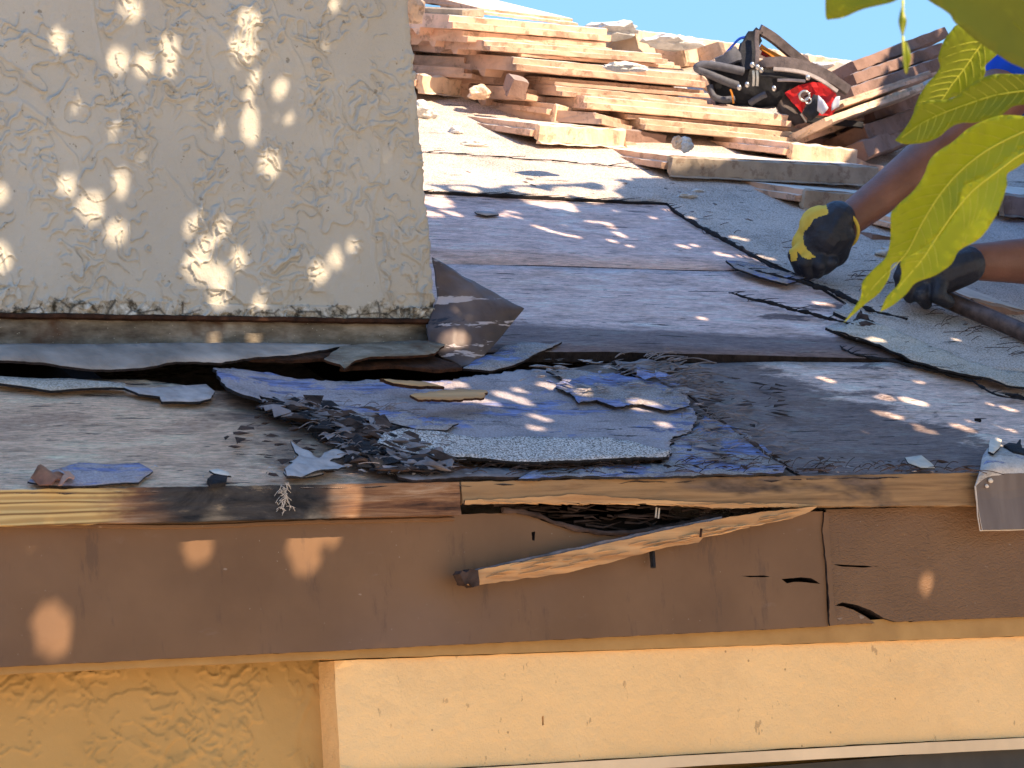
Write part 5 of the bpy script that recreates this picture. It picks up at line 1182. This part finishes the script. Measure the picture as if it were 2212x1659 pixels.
# dark jumble under and left of the cascade: stacked brown tile ends
jl = ['brown tile end high in the shaded middle of the pile', 'brown tile end with a round notch near the chimney', 'stacked brown tile end below the notched one', 'brown tile end in the middle of the staircase', 'brown tile end just above the small upright tile', 'brown notched tile end right of the small upright tile', 'brown tile end over the dark hollow', 'brown tile end low in the staircase', 'lowest brown tile end of the staircase']
for i, (lp, rp, h, T) in enumerate([((938, 40), (1012, 56), .10, .03), ((976, 68), (1060, 88), .095, .03), ((915, 84), (1000, 96), .08, .032), ((1000, 92), (1075, 112), .085, .032), ((1018, 124), (1130, 148), .075, .034), ((1020, 148), (1100, 170), .065, .026),
                                    ((1116, 158), (1200, 182), .07, .034), ((1140, 188), (1262, 214), .06, .034), ((1270, 214), (1360, 232), .06, .03), ((1302, 244), (1398, 268), .055, .03)]):
    tileA(lp, rp, h, jl[min(i, 8)] if i < 9 else 'brown tile end directly above the dark gap', T=T, D=.4, seed=i, mat=M_TILE, Wd=.16 if i not in (2,) else .12, pitch=10)
# left group by the chimney
tileA((860, 28), (938, 36), .10, 'pinkish tile against the sky beside the chimney edge', T=.022, seed=1, Wd=.12)
tileA((860, 48), (978, 62), .09, 'second tile beside the chimney edge, broken at its end', T=.024, seed=2, Wd=.16, mat=M_TILE_P)
tileA((860, 72), (975, 78), .08, 'third tile beside the chimney edge', T=.02, seed=0, Wd=.16)
tileA((860, 122), (945, 138), .05, 'brown tile stub in the shaded hollow beside the chimney', T=.03, seed=1, Wd=.12, D=.2)
tileB((895, 158), (1028, 173), (820, 150), .05, 'bright rough faced tile just right of the chimney edge', T=.032, Wd=.20, seed=1, mat=M_TILE_P)
lump('tile_crumb', 1035, 200, .04, .016, M_TILE_P, 'crumbled tile corner beside the bright rough faced tile', 'tile crumb', (1.2, 1, .8), 11)
lump('orange_tile_fragment', 886, 6, .2, .03, M_TILE_P, 'orange tile fragment at the top of the chimney edge', 'tile fragment', (.8, .8, 1), 12)
# small upright tile in the middle of the pile
o = tileA((1112, 168), (1145, 176), .085, 'small tile piece standing upright in the middle of the pile', T=.034, D=.028, seed=1, mat=M_TILE_D, Wd=.030, pitch=30, railed=False)
# front tiles turned sideways, stepping down to the right
tileB((1183, 222), (1290, 240), (1015, 205), .045, 'short railed tile behind the lowest sunlit one', T=.03, Lb=.23, Wd=.13, seed=0, mat=M_TILE_P)
tileB((1146, 266), (1334, 277), (985, 245), .042, 'lowest fully sunlit tile with red rails at its left', T=.032, Lb=.23, Wd=.205, seed=1, mat=M_TILE_P)
tileA((1330, 274), (1440, 290), .03, 'dark broken tile end beside the lowest sunlit tile', T=.03, D=.3, seed=2, mat=M_TILE_D, Wd=.12, railed=False)
tileB((1430, 335), (1880, 358), (1240, 310), .040, 'long grey edged tile running towards the bare forearm', T=.034, Lb=.24, Wd=.44, seed=2, mat=M_TILE_E)
tileB((1720, 406), (2100, 436), (1496, 374), .036, 'grey edged tile passing under the bare forearm', T=.034, Lb=.26, Wd=.42, seed=0, mat=M_TILE_E)
tileB((1694, 306), (1834, 320), (1560, 292), .055, 'short cream rough faced block under the harness', T=.034, Lb=.18, Wd=.16, seed=1, mat=M_TILE_P)
tileB((1925, 470), (2100, 490), (1868, 448), .028, 'small railed tile glimpsed between forearm and leaf', T=.028, Lb=.14, Wd=.25, seed=2, mat=M_TILE_D)
tileA((1886, 505), (1990, 520), .014, 'small reddish tile scrap between glove and leaf', T=.012, D=.08, seed=0, mat=M_TILE_D, Wd=.11, railed=False)
tileB((2150, 415), (2400, 440), (2090, 395), .05, 'grey edged tile right of the hanging leaves', T=.038, Lb=.15, Wd=.30, seed=1, mat=M_TILE_E)
tileB((2085, 640), (2420, 720), (2000, 600), .03, 'brown grooved tile under the second hand at the right border', T=.035, Lb=.12, Wd=.36, seed=1, mat=M_TILE_D)
lump('mortar_lump', 1460+20, 312, .075, .012, M_MORTAR, 'small white mortar lump standing on the long grey edged tile', 'mortar lump', (1.1, 1, 1.0), 13)
lump('tile_crumb', 1462, 308, .08, .009, M_TILE_P, 'tan crumb beside the mortar lump on the grey edged tile', 'tile crumb', (.8, 1, 1.2), 14)
lump('mortar_lump', 1350, 145, .20, .016, M_MORTAR, 'bright flat mortar smear on the upper main pile', 'mortar lump', (2.4, 1, .5), 15)
# far bright rubble along the skyline
for i, (x, y, r, sq, lab) in enumerate([(1322, 66, .040, (1.25, 1, .40), 'sunlit mortar mound on the skyline right of the top tile'), (1450, 92, .034, (1.8, 1, .35), 'long sunlit mortar bed beyond the main pile'), (1600, 150, .045, (1.6, 1, .4), 'sunlit mortar bed behind the harness'),
                                        (1560, 170, .04, (1.3, 1, .7), 'rough cream lump left of the harness'), (1835, 178, .045, (1.2, 1, .8), 'sunlit rubble heap between harness and right stack'), (1795, 160, .05, (1.4, 1, .5), 'bright rubble behind the harness strap')]):
    lump('mortar_mound', x, y, .05, r, M_TILE_P if i in (2, 3, 4) else M_MORTAR, lab, 'mortar mound', sq, 20+i)
sk1 = [(1370, 60), (1470, 73), (1560, 86), (1650, 99), (1745, 114), (1850, 130)]
nmr = ['first', 'second', 'third', 'fourth', 'fifth']
for i in range(5):
    a, b = sk1[i], sk1[i+1]
    tileA(a, b, .06, nmr[i]+' pale sunlit ridge tile along the skyline, counted from the left', T=.06, D=.3, seed=i, mat=M_TILE_P, Wd=.2, pitch=-5, railed=False)
# right stack: tilted tiles rising to the right
rs = [((1842, 131), (2040, 56), .12, 'top tile of the tilted right stack against the sky', M_TILE_D, .022), ((1842, 158), (2035, 90), .12, 'second tile of the tilted right stack', M_TILE_D, .022), ((1836, 187), (2030, 122), .11, 'third tile of the tilted right stack', M_TILE_D, .024),
      ((1818, 214), (2020, 146), .10, 'fourth tile of the tilted right stack, lit orange on its edge', M_TILE, .022), ((1794, 248), (2006, 172), .09, 'long lit tile edge at the foot of the tilted right stack', M_TILE_P, .022),
      ((1880, 225), (1985, 195), .085, 'rough grey lower tile of the right stack', M_TILE_D, .03), ((1865, 268), (1975, 232), .07, 'crumbling tile under the right stack', M_TILE_D, .034), ((1862, 302), (1960, 268), .05, 'lowest crumbling tile of the right stack', M_TILE_D, .034)]
for i, (lp, rp, h, lab, mt, T) in enumerate(rs):
    tileA(lp, rp, h, lab, T=T, D=.3, seed=i, mat=mt, Wd=.30 if i < 5 else .18, pitch=None, railed=i in (3, 4), group='tiles of the tilted right stack')
litter('rubble_litter', 160, [(1700, 290), (1900, 250), (2000, 300), (1850, 330)], .016, M_TILE_P, 'tile rubble at the foot of the right stack', flat=.8, h=.02)
tileA((1700, 292), (1850, 300), .03, 'filler tile coloured dark for the shade in the hollow under the harness', T=.03, D=.3, seed=2, mat=M_TILE_D, Wd=.2, pitch=22, railed=False)  # added filler, shade of the hollow put into its colour

# ------------------------------------------------------------------ harness
ZH = 6.12
hs = empty('safety_harness', at(1650, 250, ZH), 'black padded safety harness with a red patch lying on the tile pile', 'harness')
def A3(px, py, dz=0.0): return Vector(at(px, py, ZH+dz))
c3h = lambda x, y: (1451.5+x*.2031, 34.6+y*.2031)       # close-up coordinates of the harness
def H(x, y, dz=0.0): return A3(*c3h(x, y), dz)
def ribbon(name, pts, wd, th, mat, up=(-.6, -.8, .1), tw=None):
    bm = bmesh.new(); P3 = spline(pts, 6); n_ = len(P3); prev = None
    for i, p in enumerate(P3):
        t = (P3[min(i+1, n_-1)]-P3[max(i-1, 0)]).normalized(); u = Vector(up).normalized(); s_ = t.cross(u).normalized(); nn = s_.cross(t).normalized()
        w_ = wd[i*len(wd)//n_] if isinstance(wd, (list, tuple)) else wd
        r = [bm.verts.new(p+s_*a*w_*.5+nn*b*th*.5) for a, b in [(-1, -1), (-.8, 1), (.8, 1), (1, -1)]]
        if prev:
            for k in range(4): bm.faces.new([prev[k], prev[(k+1) % 4], r[(k+1) % 4], r[k]])
        else: bm.faces.new(r[::-1])
        prev = r
    bm.faces.new(prev); return bm_obj(name, bm, mat, hs, False)
def foam(name, pts, r, mat=M_GREYF):
    bm = bmesh.new(); tube(bm, spline(pts, 7), r, 10); return bm_obj(name, bm, mat, hs, True)
# dark body volume
def blob(name, pts, mats, parent, thick=.03, seed=0):
    bm = bmesh.new(); top = [bm.verts.new(p+Vector(-cf)*thick*.5) for p in pts]; bot = [bm.verts.new(p+Vector(cf)*thick*.5) for p in pts]
    n_ = len(pts); bm.faces.new(top); bm.faces.new(bot[::-1])
    for i in range(n_): bm.faces.new([top[i], bot[i], bot[(i+1) % n_], top[(i+1) % n_]])
    bmesh.ops.triangulate(bm, faces=[f for f in bm.faces if len(f.verts) > 4])
    bmesh.ops.subdivide_edges(bm, edges=bm.edges[:], cuts=2, use_grid_fill=True)
    for v in bm.verts: v.co += Vector((1, 1, 1))*.006*mn.noise(v.co*45)+Vector(-cf)*.006*mn.noise(v.co*30)
    return bm_obj(name, bm, mats, parent, True)
blob('padded_body', [H(390, 700), (H(330, 600)), H(700, 400), H(850, 520), H(1100, 500), H(1500, 600), H(1650, 700), H(1480, 800), H(1250, 780), H(1100, 960), H(850, 960), H(600, 930), H(470, 930)], M_BLACKF, hs, .05)
blob('side_flap', [H(1080, 860), H(1200, 820), H(1430, 1120), H(1300, 1170), H(1130, 1000)], M_STRAPE, hs, .03)
foam('foam_strap', [H(700, 740, -.04), H(560, 690, -.045), H(400, 620, -.045), H(290, 570, -.045), H(270, 545, -.045), H(330, 520, -.045), H(470, 530, -.045), H(620, 560, -.045), H(760, 590, -.04)], .0075)
foam('foam_strap', [H(400, 740, -.04), H(440, 850, -.045), H(540, 890, -.045), H(660, 880, -.04)], .006)
foam('foam_strap', [H(830, 930, -.04), H(900, 880, -.045), H(1000, 830, -.045)], .006)
ribbon('grey_flap', [H(470, 500, -.03), H(620, 440, -.035), H(720, 390, -.03)], [.02, .026, .03], .004, M_GREYF)
ribbon('tall_strap', [H(850, 560, -.04), H(810, 400, -.03), H(860, 250, -.02), H(935, 150, -.02)], [.034, .036, .030, .018], .005, M_BLACKF)
ribbon('webbing_strap', [H(900, 540, -.055), H(910, 380, -.045), H(900, 260, -.035), H(910, 150, -.03)], .008, .003, M_STRAPE)
ribbon('webbing_strap', [H(935, 140, -.02), H(1080, 230, -.01), H(1250, 370, 0), H(1440, 525, .01)], .020, .008, M_STRAPE)
ribbon('orange_lining', [H(940, 320, -.01), H(1040, 390, -.005), H(1150, 450), H(1230, 480)], [.010, .012, .008], .004, M_ORANGE)
ribbon('red_lining', [H(960, 370, -.0), H(1060, 420), H(1200, 480)], .014, .004, M_RED)
ribbon('waist_belt', [H(930, 540, -.05), H(1000, 500, -.055), H(1200, 500, -.055), H(1450, 560, -.05), H(1650, 640, -.045), H(1880, 790, -.04)], [.016, .022, .026, .028, .024, .020], .010, M_STRAPE)
ribbon('belt_edge', [H(1080, 560, -.065), H(1250, 575, -.066), H(1430, 610, -.064), H(1600, 690, -.06), H(1760, 800, -.055)], .007, .004, M_CHIP)
ribbon('webbing_strap', [H(950, 620, -.055), H(1150, 640, -.055), H(1400, 690, -.05)], .009, .004, M_BLACKF)
ribbon('webbing_strap', [H(1120, 680, -.06), H(1260, 680, -.06), H(1420, 690, -.06)], .005, .003, M_CHIP)
rp_ = [(1200, 820), (1340, 740), (1500, 700), (1620, 720), (1740, 820), (1780, 930), (1700, 1060), (1520, 1060), (1500, 900), (1440, 900), (1380, 1030), (1280, 920)]
o_ = H(0, 0)
def flatP(u, v, w_=0.0): return Vector(at(*c3h(u*1000, -v*1000), ZH-.05-w_))
slab('red_patch', [(x/1000, -y/1000) for x, y in rp_], flatP, .008, [M_RED, M_BLACKF], hs, seg=.03, amp=.006, seed=81, cell=.05, lift=lambda u, v: .006*mn.noise(Vector((u*9, v*9, 0))), holes=[[(1.33, -.83), (1.40, -.79), (1.47, -.83), (1.45, -.90), (1.38, -.91)]])
blob('black_pouch', [H(1390, 1040, -.07), H(1500, 850, -.07), H(1560, 860, -.07), H(1560, 1040, -.07), H(1480, 1110, -.07)], M_BLACKF, hs, .02)
blob('pale_plate', [H(1555, 850, -.085), H(1610, 890, -.085), H(1665, 960, -.085), H(1600, 1045, -.085), H(1545, 1010, -.085)], M_WHITEP, hs, .006)
blob('pale_plate', [H(1740, 870, -.085), H(1785, 865, -.085), H(1780, 960, -.085), H(1700, 990, -.085), H(1700, 930, -.085)], M_WHITEP, hs, .006)
def ring(name, c, r, rr, mat, nrm=Vector(cf)):
    bm = bmesh.new(); u = nrm.orthogonal().normalized(); v = nrm.cross(u)
    pts = [c+u*r*math.cos(q)+v*r*math.sin(q)*1.0 for q in [2*math.pi*i/20 for i in range(21)]]
    tube(bm, pts, rr, 6); return bm_obj(name, bm, mat, hs, True)
ring('grommet', H(1410, 850, -.07), .0085, .0022, M_STEEL)
ring('steel_ring', H(1450, 900, -.085), .005, .0012, M_STEEL)
for x, y in [(855, 520), (910, 545), (950, 575), (715, 760), (800, 730), (1085, 770), (1445, 655)]:
    bm = bmesh.new(); bmesh.ops.create_icosphere(bm, subdivisions=2, radius=.0042); p = H(x, y, -.07)
    for v in bm.verts: v.co = Vector((v.co.x, v.co.y, v.co.z*1.3))+p
    bm_obj('rivet', bm, M_STEEL, hs, True)
for x0 in (865, 905):
    ribbon('buckle_tongue', [H(x0, 580, -.07), H(x0+5, 660, -.07), H(x0, 745, -.068)], .005, .002, M_STEEL)
ribbon('yellow_cord', [H(620, 780, -.06), H(640, 830, -.06), H(655, 930, -.06)], .0032, .002, M_ORANGE)
ribbon('steel_edge', [H(1370, 1040, -.07), H(1430, 1130, -.065)], .003, .002, M_STEEL)
ribbon('blue_cord', [H(560, 410, .0), H(640, 320, .0), H(720, 240, 0), (H(820, 220, 0))], .004, .004, M_SHIRT)
ribbon('webbing_strap', [H(1440, 1100, -.05), H(1600, 1120, -.05), H(1800, 1130, -.04), H(2030, 1160, -.03)], .012, .006, M_BLACKF)

# ------------------------------------------------------------------ worker
def capsule(bm, p, q, r0, r1, seg=14, flat=(1, 1)):
    p, q = Vector(p), Vector(q); n_ = 7; pts = []; rad = []
    d = (q-p); L = max(d.length, 1e-4); d = d/L
    for i in range(5): a = math.pi/2*(i/4); pts.append(p-d*r0*math.cos(a)); rad.append(max(.0003, r0*math.sin(a)))
    for i in range(1, n_): t = i/n_; pts.append(p.lerp(q, t)); rad.append(r0+(r1-r0)*t)
    for i in range(5): a = math.pi/2*(i/4); pts.append(q+d*r1*math.sin(a)); rad.append(max(.0003, r1*math.cos(a)))
    tube(bm, pts, rad, seg)
def remesh_obj(name, bm, voxel, mats, parent, smooth_it=4, matfn=None):
    bmesh.ops.recalc_face_normals(bm, faces=bm.faces)
    me = bpy.data.meshes.new(name); bm.to_mesh(me); bm.free(); tmp = bpy.data.objects.new('tmp', me); C.objects.link(tmp)
    md = tmp.modifiers.new('r', 'REMESH'); md.mode = 'VOXEL'; md.voxel_size = voxel
    ms = tmp.modifiers.new('s', 'SMOOTH'); ms.iterations = smooth_it; ms.factor = .5
    dg = bpy.context.evaluated_depsgraph_get(); m2 = bpy.data.meshes.new_from_object(tmp.evaluated_get(dg)); bpy.data.objects.remove(tmp)
    m2.materials.clear()
    for mt in (mats if isinstance(mats, (list, tuple)) else [mats]): m2.materials.append(mt)
    if matfn:
        m2.polygons.foreach_set('material_index', [matfn(p.center) for p in m2.polygons])
    m2.polygons.foreach_set('use_smooth', [True]*len(m2.polygons)); m2.name = name
    o = bpy.data.objects.new(name, m2); C.objects.link(o)
    if parent is not None: o.parent = parent; o.matrix_parent_inverse = Matrix.Translation(-Vector(parent.location))
    return o
WZ = 5.22
def B(px, py, Z=WZ): return Vector(at(px, py, Z))
w1, el1, sh1 = B(1812, 492, 5.23), B(2105, 268, 5.42), B(2300, 60, 5.62)
w2, el2, sh2 = B(2098, 566, 5.20), B(2470, 560, 5.42), B(2720, 150, 5.55)
neck = (sh1+sh2)/2+Vector((0, .03, .07)); chest = (sh1+sh2)/2+Vector((.05, .05, -.12))
head = neck+Vector((-.05, -.05, .14))
person = empty('person', Vector(on_roof(2500, 600, 0))+Vector((.25, .05, 0)), 'worker in blue shirt and black and yellow gloves reaching across the roof', 'person')
kneeL = Vector(roofP(chest.x+.0, .62, .07)); kneeR = Vector(roofP(chest.x+.32, .66, .07))
hip = chest+Vector((.36, .22, -.18)); footL = Vector(roofP(chest.x+.42, .80, .05)); footR = Vector(roofP(chest.x+.72, .78, .05))
bm = bmesh.new()
k = lambda p, q, a, b: capsule(bm, p, q, a, b)
k(w1, w1.lerp(el1, .3), .025, .030); k(w1.lerp(el1, .3), w1.lerp(el1, .7), .030, .039); k(w1.lerp(el1, .7), el1, .039, .038); k(el1, sh1, .042, .055)
k(w2, w2.lerp(el2, .5), .028, .041); k(w2.lerp(el2, .5), el2, .041, .040); k(el2, sh2, .042, .055)
k(sh1, sh2, .062, .062); k(chest+Vector((-.04, 0, .03)), chest+Vector((.06, 0, .03)), .12, .12); k(chest, hip, .125, .12)
k(neck-Vector((0, 0, .05)), head-Vector((0, 0, .05)), .055, .05)
k(head-Vector((0, 0, .03)), head+Vector((0, 0, .05)), .075, .085); k(head+Vector((-.05, -.02, -.06)), head+Vector((-.06, -.03, -.07)), .04, .035)
k(head+Vector((-.085, -.03, -.005)), head+Vector((-.10, -.035, -.03)), .010, .014)     # nose
k(hip, kneeL, .09, .06); k(kneeL, footL, .058, .04); k(hip+Vector((.1, 0, 0)), kneeR, .09, .06); k(kneeR, footR, .058, .04)
k(footL, footL+Vector((.05, .08, .05)), .04, .035); k(footR, footR+Vector((.05, .08, .05)), .04, .035)
body = remesh_obj('body', bm, .008, [M_SKIN, M_JEAN], person, 5, lambda c: 1 if c.x > chest.x+.22 and c.z < hip.z+.1 and (c-el2).length > .25 else 0)
# shirt: torso and short sleeves, a little larger than the body
bm = bmesh.new()
k(sh1.lerp(el1, .55), sh1, .066, .080); k(sh2.lerp(el2, .35), sh2, .066, .078); k(sh1, sh2, .080, .080)
k(chest+Vector((-.05, 0, .03)), chest+Vector((.07, 0, .03)), .14, .14); k(chest, hip, .145, .15)
shirt = remesh_obj('shirt', bm, .010, M_SHIRT, person, 4)
bm = bmesh.new(); capsule(bm, head+Vector((.02, .02, .02)), head+Vector((.01, .01, .075)), .085, .078); remesh_obj('hair', bm, .01, M_HAIR, person, 2)
for s_ in (-1, 1):
    bm = bmesh.new(); bmesh.ops.create_icosphere(bm, subdivisions=2, radius=.011)
    for v in bm.verts: v.co += head+Vector((-.078, -.03+s_*.032, .01))
    bm_obj('eye', bm, M_WHITEP, person, True)
bm = bmesh.new(); tube(bm, [head+Vector((-.088, -.05, -.06)), head+Vector((-.096, -.035, -.062)), head+Vector((-.09, -.012, -.06))], .005, 6); bm_obj('mouth', bm, M_DEADLEAF, person, True)
# glove one: back of the hand to the camera, fingers closing on the felt
cg = lambda x, y, dz=0.0: B(1676+x*.125, 432+y*.125, WZ+dz)
def fist(bm):
    q = lambda p, r_, a, b: capsule(bm, p, r_, a, b, 12)
    q(cg(1060, 330, .0), cg(860, 640, -.005), .028, .034)                  # wrist into palm
    q(cg(860, 600, -.005), cg(620, 850, .0), .032, .026); q(cg(1000, 620, 0), cg(980, 860, .005), .033, .027); q(cg(700, 420, .01), cg(520, 760, .01), .020, .022)
    q(cg(780, 480, .0), cg(900, 700, .0), .034, .034)
    # fingers: knuckle, middle joint, tip, curled under
    for (a, b_, c_, r_) in [((520, 820, -.005), (330, 950, -.012), (420, 1200, -.01), .0115), ((640, 930, -.012), (500, 1090, -.022), (560, 1280, -.015), .0115),
                            ((800, 960, -.014), (760, 1130, -.026), (720, 1260, -.014), .011), ((960, 960, -.008), (960, 1090, -.02), (850, 1200, -.012), .0105)]:
        q(cg(*a), cg(*b_), r_*1.15, r_); q(cg(*b_), cg(*c_), r_, r_*.85)
    q(cg(960, 840, .01), cg(1080, 960, .012), .014, .012); q(cg(1080, 960, .012), cg(1060, 1040, .002), .012, .010)   # thumb from the side of the palm
bm = bmesh.new(); fist(bm)
YEL = [(600, 60), (860, 60), (900, 190), (900, 240), (660, 325), (560, 480), (480, 560), (470, 650), (480, 750), (560, 870), (690, 990), (560, 1030), (460, 990), (370, 880), (365, 1060), (270, 1060), (200, 780), (200, 560), (300, 400), (450, 200)]
def glove_mat(c):
    x, y = proj(c); x = (x-1676)/.125; y = (y-432)/.125
    return 1 if inside((x, y), YEL) else 0
gl = remesh_obj('glove', bm, .0022, [M_GLOVE, M_KNIT], person, 3, glove_mat)
bm = bmesh.new()
d_ = (el1-w1).normalized(); cc_ = w1+d_*.004
u_ = d_.orthogonal().normalized(); v_ = d_.cross(u_)
tube(bm, [cc_+u_*.0315*math.cos(q)+v_*.0315*math.sin(q)-d_*.004*math.sin(q*2) for q in [2*math.pi*i/28 for i in range(29)]], .0028, 8)
bm_obj('glove_cuff', bm, M_KNIT, person, True)
# glove two: closed round the pry bar
bm = bmesh.new(); q = lambda p, r_, a, b: capsule(bm, p, r_, a, b, 12)
B2 = lambda x, y, dz=0: Vector(at(2030+(x-2030)*.92, 590+(y-590)*.80, 5.17+dz))
q(B2(2090, 568), B2(2030, 590), .030, .034); q(B2(2030, 590), B2(1985, 600), .034, .028)
for i, (a, b_, c_) in enumerate([((1985, 585, -.01), (1950, 570, -.03), (1935, 600, -.03)), ((1975, 600, -.01), (1940, 598, -.032), (1940, 628, -.025)), ((1985, 615, -.01), (1950, 628, -.03), (1960, 655, -.02)), ((2005, 625, -.01), (1985, 650, -.028), (1998, 672, -.012))]):
    q(B2(*a), B2(*b_), .0135, .0115); q(B2(*b_), B2(*c_), .0115, .0095)
q(B2(2030, 610, -.02), B2(2025, 650, -.03), .014, .012); q(B2(2025, 650, -.03), B2(2050, 668, -.02), .012, .010)
remesh_obj('glove', bm, .0022, [M_GLOVE], person, 3)
# pry bar
bm = bmesh.new(); P3 = spline([on_roof(1955, 618, .03), on_roof(2000, 628, .028), on_roof(2080, 662, .025), on_roof(2212, 718, .022), on_roof(2500, 840, .02)], 8)
tube(bm, P3, .0135, 12)
tag(bm_obj('pry_bar', bm, M_BARP, None, True), 'rusty round pry bar held by the second gloved hand at right', 'pry bar')
